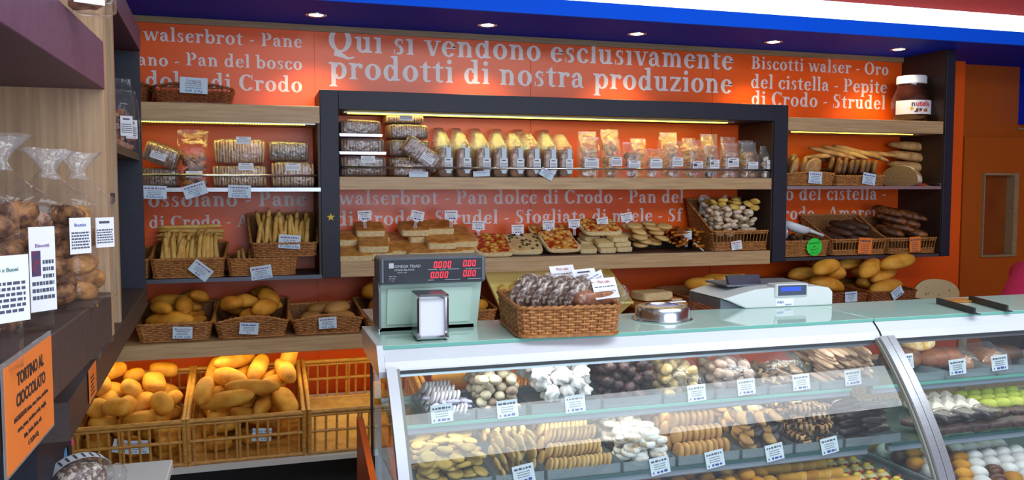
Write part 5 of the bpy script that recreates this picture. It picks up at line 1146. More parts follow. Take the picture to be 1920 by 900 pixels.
# ================================================================== GLASS DISPLAY CASES
PROF = [(2.15, 1.166), (2.105, 1.12), (2.065, 1.072), (2.01, 1.0), (1.965, .93), (1.925, .86), (1.893, .79), (1.868, .72), (1.85, .64)]
def smooth(P, k=4):
    out = []
    for i in range(len(P)-1):
        for j in range(k): f = j/k; out.append((P[i][0]*(1-f)+P[i+1][0]*f, P[i][1]*(1-f)+P[i+1][1]*f))
    out.append(P[-1])
    for _ in range(6): out = [out[0]]+[((a[0]+2*b[0]+c[0])/4, (a[1]+2*b[1]+c[1])/4) for a, b, c in zip(out, out[1:], out[2:])]+[out[-1]]
    return out
CURVE = smooth(PROF)
BACKY = 2.52
def strip(g, x0, x1, off0, off1, curve=CURVE):
    'curved bar along the glass edge, between two offsets normal to the curve'
    def o(d):
        r = []
        for i, p in enumerate(curve):
            a = curve[max(0, i-1)]; b = curve[min(len(curve)-1, i+1)]; t = Vector((b[0]-a[0], b[1]-a[1])).normalized(); n = Vector((t.y, -t.x)); r.append((p[0]+n.x*d, p[1]+n.y*d))
        return r
    A_, B_ = o(off0), o(off1); vs = []; fs = []
    for p, q in zip(A_, B_): vs += [(x0, *p), (x1, *p), (x1, *q), (x0, *q)]
    for i in range(len(A_)-1):
        for k in range(4): fs.append((4*i+k, 4*i+(k+1) % 4, 4*i+4+(k+1) % 4, 4*i+4+k))
    fs += [(0, 1, 2, 3), tuple(range(len(vs)-4, len(vs)))]
    g.add(vs, fs)
S1Z, S2Z, DKZ = .992, .827, .70; S1F, S2F = 2.24, 2.15
def case(label, x0, x1, end_left):
    t = thing('display_case', label, 'display case', None)
    # top cap: green glass slab and white curved fascia
    part('glass_top', G().box(x0+.002, x1-.001, 2.196, 2.53, 1.2165, 1.226, .0015), GLASST, t)
    part('glass_top_edge', G().box(x0+.002, x1-.001, 2.1945, 2.196, 1.2165, 1.2255), GLASSE, t)
    fas = [(2.198, 1.2165), (2.185, 1.205), (2.168, 1.188), (2.157, 1.17), (2.154, 1.166), (2.20, 1.166), (2.53, 1.19), (2.53, 1.2165)]
    part('white_fascia', G().prism(fas, x0+.002, x1-.002), WHITEG, t)
    part('rubber_seal', G().prism([(2.153, 1.166), (2.147, 1.158), (2.165, 1.154), (2.18, 1.166)], x0+.03, x1-.03), RUBBER, t)
    part('light_channel', G().prism([(2.165, 1.1655), (2.16, 1.148), (2.20, 1.142), (2.21, 1.1655)], x0+.03, x1-.03), ALU, t)
    g = G()
    n = int((x1-x0)/.30)
    for i in range(n): g.box(x0+.10+i*.30, x0+.10+i*.30+.20, 2.212, 2.226, 1.148, 1.158)
    part('light_tube', g, emis('case_tube', '#f2f8ff', 4), t)
    area('case_light', ((x0+x1)/2, 2.235, 1.145), ((x0+x1)/2, 2.30, .7), x1-x0-.1, .02, 1.0*(x1-x0), (.95, 1, .97))
    area('case_light', ((x0+x1)/2, 2.285, .958), ((x0+x1)/2, 2.30, .7), x1-x0-.1, .02, .7*(x1-x0), (1, .95, .8))
    # curved front glass, framed at both ends
    g = G(); vs = []; fs = []
    for p in CURVE: vs += [(x0+.03, *p), (x1-.026, *p)]
    for i in range(len(CURVE)-1): fs.append((2*i, 2*i+1, 2*i+3, 2*i+2))
    g.add(vs, fs); part('front_glass', g, GLASS, t, True)
    g = G(); strip(g, x0, x0+.027, -.003, .022); part('end_frame', g, WHITEG if end_left else ALU, t, True, .6)
    g = G(); strip(g, x1-.026, x1, -.003, .022); part('end_frame', g, ALU, t, True, .6)
    for q0, q1 in ((x0+.029, x0+.036), (x1-.034, x1-.027)):
        g = G(); strip(g, q0, q1, .001, .012); part('glass_seal', g, mat('grey_seal', '#8a8a80', rough=.5), t, True, .6)
    # shelves
    for z, f, nm in ((S1Z, S1F, 'upper'), (S2Z, S2F, 'lower')):
        part('glass_shelf', G().box(x0+.04, x1-.04, f, BACKY-.01, z-.008, z), clear('shelf_glass', tint='#cfe8e0', lo=.05, hi=.6, rough=.02, haze=.06, hazec='#cfe4de'), t)
        part('shelf_edge', G().box(x0+.04, x1-.04, f-.003, f, z-.0085, z+.0005), GLASSE if z > .9 else mat('dark_green_edge', '#2f5a5a', rough=.15), t)
        part('shelf_bracket', G().box(x0+.04, x1-.04, f+.004, f+.03, z-.03, z-.009, .004), mat('grey_bracket', '#8c95a4', rough=.4), t)
    part('deck', G().box(x0+.03, x1-.03, 1.87, BACKY, DKZ-.03, DKZ), STEEL, t)
    part('rear_panel', G().box(x0+.02, x1-.02, BACKY, BACKY+.01, DKZ-.03, S2Z+.02), mat('pale_grey_liner', '#b4bcc0', rough=.25, metal=.4), t)
    g = G(); g.box(x0+.02, x1-.02, BACKY-.005, BACKY+.012, S1Z-.01, S1Z+.012); g.box(x0+.02, x1-.02, BACKY-.005, BACKY+.012, 1.165, 1.19)
    for k in range(3): X = x0+.02+(x1-x0-.06)*k/2; g.box(X, X+.02, BACKY-.005, BACKY+.012, DKZ, 1.18)
    part('rear_door_frame', g, ALU, t)
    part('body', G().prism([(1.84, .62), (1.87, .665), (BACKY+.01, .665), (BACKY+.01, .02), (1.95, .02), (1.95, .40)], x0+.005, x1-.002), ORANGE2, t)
    if end_left:
        g = G(); pl = [(p[0]+.004, p[1]) for p in CURVE]+[(BACKY, .665), (BACKY, 1.166)]; g.add([(x0+.012, *p) for p in pl], [tuple(range(len(pl)))]); part('end_glass', g, GLASS, t)
        g = G(); g.prism([(2.196, 1.228), (2.15, 1.166), (2.155, 1.15), (2.50, 1.165), (2.52, 1.228)], x0-.016, x0+.001); part('end_cap', g, WHITEG, t)
        part('end_edge', G().box(x0+.008, x0+.016, BACKY-.006, BACKY, .665, 1.166), RUBBER, t)
        part('end_panel', G().prism([(1.80, .0), (1.80, .55), (1.86, .72), (2.52, .94), (2.56, .94), (2.56, .0)], x0-.03, x0-.012), mat('orange_end_panel', '#e8601a', rough=.35), t)
    else:
        part('divider_seam', G().prism([(y-.0012, z) for y, z in fas[:5]]+[(y+.006, z) for y, z in fas[:5][::-1]], x0-.0015, x0+.0025), RUBBER, t)
    return t
CX0, CXJ, CX1 = .315, 1.894, 3.30
case('long curved glass display case full of biscuits, left of the joint', CX0, CXJ-.001, True)
case('curved glass display case of cakes, right of the joint', CXJ+.001, CX1, False)
# speckled worktop behind the case
t = thing('worktop', 'speckled beige stone worktop seen through the back of the glass case', 'worktop'); part('slab', G().box(.55, 3.2, 2.62, 3.12, .80, .83, .003), mat('speckled_stone', '#d8cfa8', '#8a8062', rough=.35, scale=160, lo=.5, hi=.62), t)
part('cabinet', G().box(.6, 3.15, 2.64, 3.1, 0, .80), WHITE, t)
# ------------------------------------------------------------------ trays and biscuits
ORD = ['first', 'second', 'third', 'fourth', 'fifth', 'sixth', 'seventh', 'eighth']
def tray(name_where, px0, px1, z, Y0, Y1, yp=None):
    x0, x1 = fx(px0, Y0, z+.03)+.003, fx(px1, Y0, z+.03)-.003
    t = thing('biscuit_tray', 'shallow clear plastic tray '+name_where, 'tray', Tm((x0, Y0, z+.0008)), 'biscuit trays'); w = x1-x0; d = Y1-Y0
    g = G(); g.box(0, w, 0, d, 0, .002); g.box(0, w, 0, .002, .002, .028); g.box(0, w, d-.002, d, .002, .028); g.box(0, .002, .002, d-.002, .002, .028); g.box(w-.002, w, .002, d-.002, .002, .028)
    part('tray_shell', g, clear('tray_plastic', tint='#e2eaee', lo=.08, hi=.8, rough=.1, haze=.28, hazec='#b8c2c8'), t); return Tm((x0, Y0, z+.003)), w, d
def shingle(M, w, d, me, r, th, rows, lean, name, label, cat, group, layers=1, zstep=None, y0=.0, seed=0, jit=.3):
    'rows of discs standing on edge and leaning on one another, like fallen dominoes'
    rnd = random.Random(seed)
    for L in range(layers):
        for j in range(rows-L):
            y = r*1.02+y0+(j+L*.5)*(d-2*r*1.02-y0)/max(1, rows-1) if rows > 1 else d/2
            n = int((w-2*r*math.cos(lean)-.012-L*.02)/th)
            for i in range(n):
                x = r*math.cos(lean)+.006+L*.01+i*th
                z = r*math.sin(PI/2-abs(PI/2-lean))*1.0+.004+L*(zstep or r*1.5)
                tag(obj(name, me, None, M @ Tm((x, y+rnd.uniform(-.003, .003), z+rnd.uniform(0, .002)), (rnd.uniform(-.1, .1), -lean+rnd.uniform(-.08, .08)*jit, rnd.uniform(-.1, .1)*jit))), label, cat, group)
def heap(M, w, d, meshes, n, name, label, cat, group, seed, t=.4, zmax=.14, cone=.06, soft=.002, tries=10, rf=None):
    n = int(n*1.8); tries += 6; soft += .003; zmax += .01
    hp = Heap(.002, w-.002, .004, d-.004, 0, .005, M)
    if cone:
        for j in range(hp.ny): hp.H[:, j] += cone*min(1, j/hp.ny*1.3)
    return pile(hp, meshes, n, rf or yawrot(t), name, label, cat, group, seed, tries, zmax, soft)
U = S1Z+.001
M, w, d = tray('at the left end of the upper case shelf', 801, 893, S1Z, S1F+.004, S1F+.24)
ov = disc('lilac_oval_mesh', .020, .009, mat('grey_white_glaze', '#cfc6cc', '#e2dadc', rough=.5, scale=30, rnd=.06), 3)
shingle(M, w, d, ov, .02, .0115, 4, 1.15, 'glazed_biscuit', 'pale glazed oval biscuit standing in the first upper tray', 'biscuit', 'glazed biscuits in the first upper tray', 2, .03)
heap(M, w, d, [loaf('glazed_finger_mesh', .045, .018, .014, LILAC, 2.4, s) for s in (1, 2)], 14, 'glazed_finger', 'lilac glazed finger lying on top of the first upper tray', 'biscuit', 'lilac fingers in the first upper tray', 4, .2, .14, .072)
M, w, d = tray('second on the upper case shelf', 894, 988, S1Z, S1F+.004, S1F+.24)
heap(M, w, d, [nubby('round_tan_mesh', .017, mat('pale_tan_cookie', '#b8a488', '#dccbb0', rough=.7, scale=40, rnd=.12), s, .2, .75) for s in (1, 2)]+[nubby('round_brown_mesh', .017, mat('mocha_cookie', '#8a7260', '#b09884', rough=.7, scale=40, rnd=.12), 3, .2, .75)], 105, 'drop_biscuit', 'small round tan drop biscuit in the second upper tray', 'biscuit', 'drop biscuits in the second upper tray', 5, .4, .115, .05)
M, w, d = tray('third on the upper case shelf', 996, 1128, S1Z, S1F+.004, S1F+.24)
sw = swirl('meringue_mesh', .026, .030, MERW)
heap(M, w, d, [sw], 88, 'meringue', 'white piped meringue swirl heaped in the third upper tray', 'meringue', 'meringues in the third upper tray', 6, .7, .135, .075, .004, rf=lambda r: (r.uniform(.3, 1.3), r.uniform(-.5, .5), r.uniform(-.5, .5)))
M, w, d = tray('fourth on the upper case shelf', 1131, 1242, S1Z, S1F+.004, S1F+.24)
heap(M, w, d, [nubby('chocolate_cluster_mesh', .021, CHOCR, s, .45) for s in (1, 2, 3)], 82, 'chocolate_cluster', 'rough dark chocolate cluster heaped in the fourth upper tray', 'chocolate', 'chocolate clusters in the fourth upper tray', 7, .8, .135, .06, .003)
heap(M, w, d, [nubby('hazelnut_cluster_mesh', .02, mat('red_brown_cluster', '#6a382c', '#8f5644', rough=.6, scale=60, bump=.8), s, .4) for s in (4,)], 0, 'x', 'x', 'x', 'x', 8)
def traybag(px0, px1, ordn, kind, n, seed, label):
    M, w, d = tray('%s on the upper case shelf' % ordn, px0, px1, S1Z, S1F+.004, S1F+.24)
    t = thing('biscuit_bag', label, 'biscuit bag', M @ Tm((w/2, d/2, 0)), 'open bags in the case')
    fillbag(t, kind, w*.92, d*.88, .115, n, seed, .003, soft=.003)
    g = G(); g.sell(w*.52, d*.49, .125, 2.2, 3, 28, 14, bump=.16, bs=22, seed=seed, flat=.02); part('film', g, clear('bright_bag_film', lo=.05, hi=.8, rough=.12, bump=.9, bscale=24, haze=.05), t, True, M=Tm((0, 0, .004)))
AM = [nubby('amaretto_mesh', .02, mat('amaretto', '#c09a62', '#dcbf8c', rough=.75, scale=50, rnd=.12, bump=.5), s, .3, .7) for s in (1, 2)]; AMP = [nubby('pink_amaretto_mesh', .02, mat('pinkish_amaretto', '#b89484', '#d6b8a8', rough=.75, scale=50, rnd=.1, bump=.5), s, .3, .7) for s in (1, 2)]
traybag(1244, 1340, 'fifth', AM, 46, 1, 'open clear bag of yellow amaretti in the fifth upper tray')
traybag(1343, 1440, 'sixth', AMP, 46, 2, 'open clear bag of pinkish amaretti in the sixth upper tray')
traybag(1443, 1538, 'seventh', [loaf('bent_biscuit_mesh', .06, .018, .016, mat('bent_tan', '#a98262', '#c6a07c', rough=.7, scale=40, rnd=.1), 2, s, .2, 30, bend=.012) for s in (1, 2)], 46, 3, 'open clear bag of bent tan biscuits in the seventh upper tray')
M, w, d = tray('at the right end of the upper case shelf', 1541, 1650, S1Z, S1F+.004, S1F+.24)
heap(M, w, d, [loaf('finger_biscuit_mesh', .085, .028, .02, mat('pink_tan_finger', '#b08a70', '#cfa98c', rough=.7, scale=40, rnd=.1), 2.4, s, .06) for s in (1, 2)], 44, 'finger_biscuit', 'tan finger biscuit stacked in the last upper tray', 'biscuit', 'finger biscuits in the last upper tray', 9, .3, .13, .06, .003, rf=lambda r: (r.uniform(-.2, .2), .35, -PI/2+.5+r.uniform(-.2, .2)))
def ccard(px, py, Y, tl, where, w=.062, h=.05):
    p = at(px, py, Y=Y); card('white price card on the '+where, Tm(p, (-.12, math.radians(tl), 0)), w, h, base=mat('pale_blue_white_card', '#dfe6ee', rough=.5), title=INK, group='price cards in the case', lines=3)
for i, (px, py, k) in enumerate(((830, 792, 'first'), (953, 783, 'second'), (1080, 773, 'third'), (1308, 752, 'fifth'), (1401, 740, 'sixth'), (1504, 731, 'seventh'), (1601, 722, 'eighth'))): ccard(px, py, S1F-.006, -3, k+' tray of the upper case shelf')
# lower case shelf
Y0, Y1 = S2F+.004, S2F+.33
Z2 = S2Z
M, w, d = tray('at the left end of the lower case shelf', 782, 925, Z2, Y0, Y1)
heap(M, w, d, [disc('jam_biscuit_mesh', .024, .013, mat('ochre_biscuit', '#a8843c', '#cbaa58', rough=.7, scale=30, rnd=.15), 3, seed=s) for s in (1, 2)], 96, 'ochre_biscuit', 'ochre round biscuit heaped in the first lower tray', 'biscuit', 'ochre biscuits in the first lower tray', 11, .5, .10, .03, .003)
M, w, d = tray('second on the lower case shelf', 928, 1022, Z2, Y0, Y1)
OVB = loaf('oval_biscuit_mesh', .05, .014, .04, mat('golden_oval_biscuit', '#b59048', '#d2b068', rough=.65, scale=30, rnd=.1), 2.4, 3, .05)
heap(M, w, d, [OVB], 70, 'oval_biscuit', 'golden oval biscuit heaped in the second lower tray', 'biscuit', 'oval biscuits in the second lower tray', 12, .3, .125, .07, .003, rf=lambda r: (r.uniform(-.5, .2), r.uniform(-.1, .1), PI/2+r.uniform(-.2, .2)))
M, w, d = tray('third on the lower case shelf', 1025, 1165, Z2, Y0, Y1)
shingle(M, w, d, disc('long_oval_mesh', .024, .011, mat('tan_oval_biscuit', '#b28a4e', '#d0aa6c', rough=.65, scale=30, rnd=.08), 3), .024, .0135, 5, 1.2, 'tan_biscuit', 'tan round biscuit standing on edge in the third lower tray', 'biscuit', 'tan biscuits in the third lower tray', 3, .033, seed=2)
M, w, d = tray('fourth on the lower case shelf', 1168, 1268, Z2, Y0, Y1)
heap(M, w, d, [disc('sugar_ring_mesh', .026, .014, COOKW, 3, hole=.008)], 56, 'sugar_ring', 'white sugar dusted ring biscuit in the fourth lower tray', 'biscuit', 'sugar rings in the fourth lower tray', 13, .18, .095, .03, .001)
M, w, d = tray('fifth on the lower case shelf', 1271, 1388, Z2, Y0, Y1)
shingle(M, w, d, disc('sandwich_biscuit_mesh', .027, .018, mat('warm_tan_biscuit', '#a9753c', '#cb9a58', rough=.65, scale=30, rnd=.1), 3.5), .027, .0195, 5, 1.35, 'sandwich_biscuit', 'warm tan sandwich biscuit standing in rows in the fifth lower tray', 'biscuit', 'sandwich biscuits in the fifth lower tray', 3, .037, seed=3)
M, w, d = tray('sixth on the lower case shelf', 1391, 1488, Z2, Y0, Y1)
g = G(); g.sell(.03, .024, .009, 3, 2.2, 22, 8)
for i, f in enumerate(g.f):
    if sum(g.v[k][0] for k in f)/len(f) > .002: g.m[i] = 1
half = g.mesh('half_dipped_mesh', [MATS['warm_tan_biscuit'], CHOC], True)
heap(M, w, d, [half], 62, 'dipped_biscuit', 'tan biscuit half dipped in chocolate in the sixth lower tray', 'biscuit', 'half dipped biscuits in the sixth lower tray', 14, .5, .125, .07, .002, rf=lambda r: (r.uniform(.5, 1.2), r.uniform(-.2, .2), r.uniform(-.8, .8)))
M, w, d = tray('seventh on the lower case shelf', 1491, 1582, Z2, Y0, Y1)
g = G(); g.sell(.032, .022, .010, 3, 2.3, 24, 8)
for i, f in enumerate(g.f):
    x = sum(g.v[k][0] for k in f)/len(f)
    if math.sin(x*420) > .1 and sum(g.v[k][2] for k in f)/len(f) > -.004: g.m[i] = 1
strp = g.mesh('striped_biscuit_mesh', [COOK, CHOC], True)
heap(M, w, d, [strp], 74, 'striped_biscuit', 'biscuit striped with chocolate stacked in the seventh lower tray', 'biscuit', 'striped biscuits in the seventh lower tray', 15, .15, .13, .065, .001)
M, w, d = tray('at the right end of the lower case shelf', 1585, 1690, Z2, Y0, Y1)
heap(M, w, d, [loaf('chocolate_log_mesh', .10, .032, .03, CHOC, 2.6, s, .06) for s in (1, 2)], 26, 'chocolate_log', 'dark chocolate log stacked at the right end of the lower case shelf', 'chocolate', 'chocolate logs in the last lower tray', 16, .1, .125, .05, .002, rf=lambda r: (0, r.uniform(-.1, .1), r.uniform(-.25, .25)))
for i, (px, py, k) in enumerate(((985, 905, 'second'), (1240, 889, 'fourth'), (1343, 876, 'fifth'), (1455, 863, 'sixth'), (1558, 850, 'seventh'))): ccard(px, py, S2F-.006, -8, k+' tray of the lower case shelf')
# deck pastries
def board(label, px0, px1, Y0, Y1, m=STEEL):
    x0, x1 = fx(px0, Y0+.1, DKZ), fx(px1, Y0+.1, DKZ)
    t = thing('pastry_tray', label, 'tray', Tm((x0, Y0, DKZ+.0008))); w = x1-x0
    g = G(); g.box(0, w, 0, Y1-Y0, 0, .003); part('base', g, m, t)
    g = G(); g.tube([(0, 0, .01), (w, 0, .01), (w, Y1-Y0, .01), (0, Y1-Y0, .01)], .004, 6, True); part('rim', g, m, t)
    return Tm((x0, Y0, DKZ+.005)), w, Y1-Y0
M, w, d = board('steel tray of cream horns on the case deck', 1482, 1575, 2.06, 2.48)
g = G()
n = 16
for i in range(7): pass
prof = [(0, -.045)]+[(.010+.0155*i/6+(.0025 if i % 2 else 0), -.045+.088*i/6) for i in range(7)]+[(.018, .045), (0, .043)]
g.lathe(prof, 18, M=Euler((0, PI/2, 0)).to_matrix().to_4x4())
for i, f in enumerate(g.f):
    if sum(g.v[k][0] for k in f)/len(f) > .0435: g.m[i] = 1
horn = g.mesh('cream_horn_mesh', [B_GOLD, mat('custard', '#f0e2a8', rough=.4)], True)
for j in range(5):
    for i in range(4): tag(obj('cream_horn', horn, None, M @ Tm((w*(i+.5)/4, .05+.08*j, .028), (0, 0, -PI/2+.9+.1*((i+j) % 3)))), 'golden cream filled pastry horn in rows on the case deck', 'pastry', 'cream horns')
M, w, d = board('steel tray of fruit tartlets on the case deck', 1578, 1668, 2.06, 2.48)
tp = None; CST = mat('custard', '#f0e2a8'); FR = mat('yellow_fruit', '#f0c020', '#f6d84a', rough=.2, scale=30); RB = mat('raspberry', '#b01030', rough=.35)
for j in range(6):
    for i in range(4):
        Mt = M @ Tm((w*(i+.5)/4, .04+.068*j, .0))
        if tp is None:
            tp = thing('fruit_tartlet', 'small tartlet with yellow fruit and a raspberry on the case deck', 'pastry', Mt, 'fruit tartlets')
            g = G(); g.lathe([(0, .001), (.018, .001), (.026, .016), (.024, .018), (0, .014)], 18); part('shell', g, B_GOLD, tp, True, .8)
            g = G(); g.sell(.021, .021, .009, 2, 2, 16, 8, M=Tm((0, 0, .017))); part('cream', g, CST, tp, True)
            g = G(); g.sell(.014, .010, .008, 2, 2, 12, 6, M=Tm((-.004, 0, .026))); part('yellow_fruit', g, FR, tp, True)
            g = G(); g.sell(.007, .007, .008, 2, 2, 10, 6, M=Tm((.010, .004, .029))); part('raspberry', g, RB, tp, True)
        else: dup(tp, Mt)
t = thing('vent_grille', 'slotted steel air grille at the end of the case deck', 'grille', Tm((1.70, 2.12, DKZ+.001)))
g = G()
for i in range(9): g.box(0, .12, .03*i, .03*i+.012, 0, .008)
g.box(-.006, 0, 0, .26, 0, .008); g.box(.12, .126, 0, .26, 0, .008); part('slats', g, STEEL, t)
M, w, d = board('steel tray of small pastries at the left of the case deck', 1180, 1470, 2.06, 2.48)
heap(M, w, d, [nubby('small_pastry_mesh', .026, B_GOLD, s, .15, .7) for s in (1, 2)], 60, 'small_pastry', 'small golden pastry on the left tray of the case deck', 'pastry', 'small pastries on the left deck tray', 18, .2, .08, 0)
# ------------------------------------------------------------------ right case
M, w, d = tray('first on the upper shelf of the right case', 1716, 1772, S1Z, S1F+.004, S1F+.24)
tag(obj('fruit_cake', loaf('fruit_cake_mesh', .17, .11, .10, mat('dark_fruit_cake', '#5a3426', '#8a5a3c', rough=.7, scale=50, bump=.5), 2.4, 3, .12, 14), None, M @ Tm((w/2, .14, .04), (0, 0, .2))), 'brown fruit cake behind the first card in the right case', 'cake')
tag(obj('golden_cake', loaf('golden_cake_mesh', .13, .10, .085, mat('sugared_golden_crust', '#d89a38', '#f2e2b8', rough=.6, scale=40, bump=.4), 2.2, 4, .12, 14), None, Tm((fx(1718, 2.40, 1.05), 2.40, S1Z+.095))), 'sugared golden cake at the back left of the right case', 'cake')
M, w, d = tray('second on the upper shelf of the right case', 1776, 1868, S1Z, S1F+.004, S1F+.24)
tag(obj('brown_loaf_cake', loaf('brown_loaf_cake_mesh', .19, .10, .085, mat('red_brown_crust', '#70402c', '#965a3e', rough=.6, scale=30, bump=.3), 2.6, 3, .06), None, M @ Tm((w*.38, .12, .038), (0, 0, .1))), 'red brown loaf cake in the second tray of the right case', 'cake')
t = thing('cake_bag', 'clear plastic wrapped cake in the second tray of the right case', 'cake', M @ Tm((w*.78, .13, .002))); g = G(); g.sell(.055, .08, .075, 2.2, 3, 22, 12, bump=.2, bs=25, flat=.05); part('film', g, MATS['bright_bag_film'], t, True); g = G(); g.sell(.042, .065, .05, 3, 3, 18, 10, flat=.05); part('cake', g, PC, t, True, M=Tm((0, 0, .002)))
M, w, d = tray('third on the upper shelf of the right case', 1871, 1960, S1Z, S1F+.004, S1F+.24)
t = thing('cake_bag', 'clear plastic wrapped cake in the third tray of the right case', 'cake', M @ Tm((w*.35, .13, .002))); g = G(); g.sell(.065, .08, .085, 2.2, 3, 22, 12, bump=.2, bs=25, flat=.05); part('film', g, MATS['bright_bag_film'], t, True); g = G(); g.sell(.05, .065, .06, 3, 3, 18, 10, flat=.05); part('cake', g, PC, t, True, M=Tm((0, 0, .002)))
tag(obj('dark_cake', loaf('dark_cake_mesh', .15, .1, .07, B_DARK, 2.4, 9, .1), None, M @ Tm((w*.78, .13, .035))), 'dark cake beyond the wrapped cakes in the right case', 'cake')
ccard(1797, 702, S1F-.006, -3, 'second tray of the right case', .07, .052); ccard(1876, 694, S1F-.006, -3, 'third tray of the right case', .07, .052); ccard(1700, 692, S1F-.006, -3, 'first tray of the right case')
def rowx(px0, px1, Y, z, n, me, name, label, cat, group, rows=1, dy=.06, rz=0, dz=0):
    x0, x1 = fx(px0, Y, z), fx(px1, Y, z)
    for j in range(rows):
        for i in range(n): tag(obj(name, me[(i+j) % len(me)], None, Tm((x0+(x1-x0)*(i+.5)/n, Y+j*dy, z+j*dz), (0, 0, rz+.3*((i*3+j) % 3-1)))), label, cat, group)
rowx(1742, 1832, 2.34, S2Z+.012, 4, [swirl('cream_puff_mesh', .036, .05, MERW)], 'cream_puff', 'white cream puff in the back rows of the right case lower shelf', 'pastry', 'white cream puffs', 3, .06)
GRN = mat('pistachio_cream', '#a8b83c', '#c8c860', rough=.5, scale=30)
rowx(1838, 1960, 2.34, S2Z+.03, 5, [loaf('pistachio_pastry_mesh', .07, .04, .05, GRN, 2.6, 2, .1)], 'pistachio_pastry', 'green topped pastry in the back rows of the right case lower shelf', 'pastry', 'green pastries', 3, .06)
rowx(1730, 1960, 2.17, S2Z+.018, 6, [loaf('chocolate_bark_mesh', .12, .06, .03, CHOCR, 4, s, .25, 30) for s in (1, 2)], 'chocolate_bark', 'slab of dark nut chocolate at the front of the right case lower shelf', 'chocolate', 'chocolate bark slabs', 2, .07, .3, .012)
for i, px in enumerate((1772, 1812, 1850)):
    t = thing('wrapped_chocolate', 'film wrapped dark chocolate bar, %s of three in the right case' % ['first', 'middle', 'last'][i], 'chocolate', Tm((fx(px, 2.21, .9), 2.21, S2Z+.055), (.1, .1, .5))); g = G(); g.box(-.06, .06, -.03, .03, -.008, .008, .003); part('bar', g, CHOC, t); g = G(); g.sell(.07, .04, .014, 4, 4, 22, 8, bump=.2, bs=40); part('film', g, CL, t, True)
M, w, d = board('steel tray of cream pastries on the right case deck', 1768, 1990, 1.95, 2.48, m=mat('pale_tray', '#c8ccd2', rough=.3, metal=.5))
PRO = [nubby('profiterole_mesh', .03, B_GOLD2, 1, .1, .8), nubby('white_profiterole_mesh', .03, MERW, 2, .1, .8), nubby('brown_profiterole_mesh', .03, mat('milk_chocolate', '#4a2818', '#6a3c24', rough=.35, scale=30), 3, .1, .8)]
k = 0
for j in range(7):
    for i in range(8):
        me = PRO[(i+j*2) % 3] if i < 4 else PRO[1]
        tag(obj('profiterole', me, None, M @ Tm((w*(i+.5)/8, .04+.07*j, .026), (0, 0, i))), ['golden profiterole in rows on the right case deck', 'white iced profiterole in rows on the right case deck', 'chocolate glazed profiterole in rows on the right case deck'][PRO.index(me)], 'pastry', ['golden profiteroles', 'white profiteroles', 'chocolate profiteroles'][PRO.index(me)])
# ================================================================== LEFT SHELVING IN THE FOREGROUND
XL = -.276
t = thing('shelving_unit', 'near left shelving with oak upright and dark brown boards full of cookie bags', 'shelving')
part('upright', G().box(-.80, XL-.002, 1.79, 1.83, 1.352, 3.0, .001), OAKV, t)
for nm, z in (('shelf_board', 1.351), ('shelf_board', 1.838)): part(nm, G().box(-.80, XL, -.4, 1.789, z, z+.092, .0015), DARKB if z < 1.5 else mat('plum_brown_laminate', '#5c3850', '#664058', rough=.5, scale=60, bump=.05), t)
part('back_panel', G().box(-.815, -.80, -.4, 1.83, 1.352, 3.0), OAKV, t)
# farther bay, set back a little and turned
a2 = math.atan((960-405)/FPX)-YAW
M2 = Tm((-.458, 3.9, 0), (0, 0, a2))           # local y runs towards the camera as negative
t = thing('shelving_unit', 'farther left shelving bay with navy end panel reaching the back wall', 'shelving', M2)
part('end_panel', G().box(-.36, -.004, -.035, .0, 1.215, 2.22), NAVY, t)
part('upright', G().box(-.36, -.006, -1.0, -.97, 1.215, 3.0), OAKV, t)
part('oak_back', G().box(-.40, -.38, -2.05, 0, 1.2, 3.0), OAKV, t)
part('shelf_board', G().box(-.38, 0, -2.05, 0, 1.133, 1.215, .0015), DARKB, t)
part('top_board', G().box(-.38, 0, -2.05, 0, 2.225, 2.319, .0015), mat('plum_brown_laminate', '#5c3850'), t)
for y0, y1, z in ((-2.05, -1.0, 1.60), (-.97, -.035, 1.76)): part('small_shelf', G().box(-.37, -.012, y0, y1, z, z+.03), DARKB, t)
part('base_cabinet', G().box(-.36, -.09, -1.90, -1.45, .902, 1.132), NAVY, t)
# low white cabinet in front
t = thing('low_cabinet', 'low white topped cabinet under the near left shelving', 'cabinet'); part('worktop', G().box(-.80, -.232, -.3, 2.425, .872, .90, .003), WHITE, t); part('body', G().box(-.79, -.26, -.3, 2.40, 0, .872), NAVY, t); part('rear_panel', G().box(-.82, -.80, -.3, 2.42, .9, 1.29), NAVY, t)
# big cookie bags
NUTCK = mat('nut_cookie', '#4e2c18', '#9c6a3c', rough=.7, scale=75, rnd=.2, bump=.9, bscale=110, lo=.38, hi=.62)
BIG = [nubby('big_cookie_mesh', .030, NUTCK, s, .55, .6) for s in (1, 2)]; BIGT = [nubby('golden_cookie_mesh', .030, mat('golden_brown_cookie', '#8a5626', '#c48c48', rough=.65, scale=50, rnd=.2, bump=.8, bscale=90), s, .5, .6) for s in (3, 4)]; BIGP = [nubby('pink_brown_cookie_mesh', .028, mat('pink_brown_cookie', '#8a5440', '#c08a68', rough=.65, scale=60, rnd=.15, bump=.8, bscale=100), s, .5, .6) for s in (5, 6)]
SL = 1.4435
def bigbag(label, x, y, rz, w, d, h, meshes, n, seed, lab, neck='gather', fill=.7, lz=.06, title=None, tcol=None, img=None, lw=.055, lh=.085, lrot=0, lx=None):
    t = thing('cookie_bag', label, 'cookie bag', Tm((x, y, SL), (0, 0, rz)))
    fillbag(t, meshes, w*.96, d*.92, h*fill, int(n*2.6), seed, .004, soft=.009)
    part('film', bagmesh('bag_film', w, d, h, fill, neck, seed=seed), None, t)
    if lab: sticker(t, Tm((lx or 0, -d/2-.006, lz), (0, lrot, 0)), lw, lh, lines=6, seed=seed, title=title, tcol=tcol, img=img)
    return t
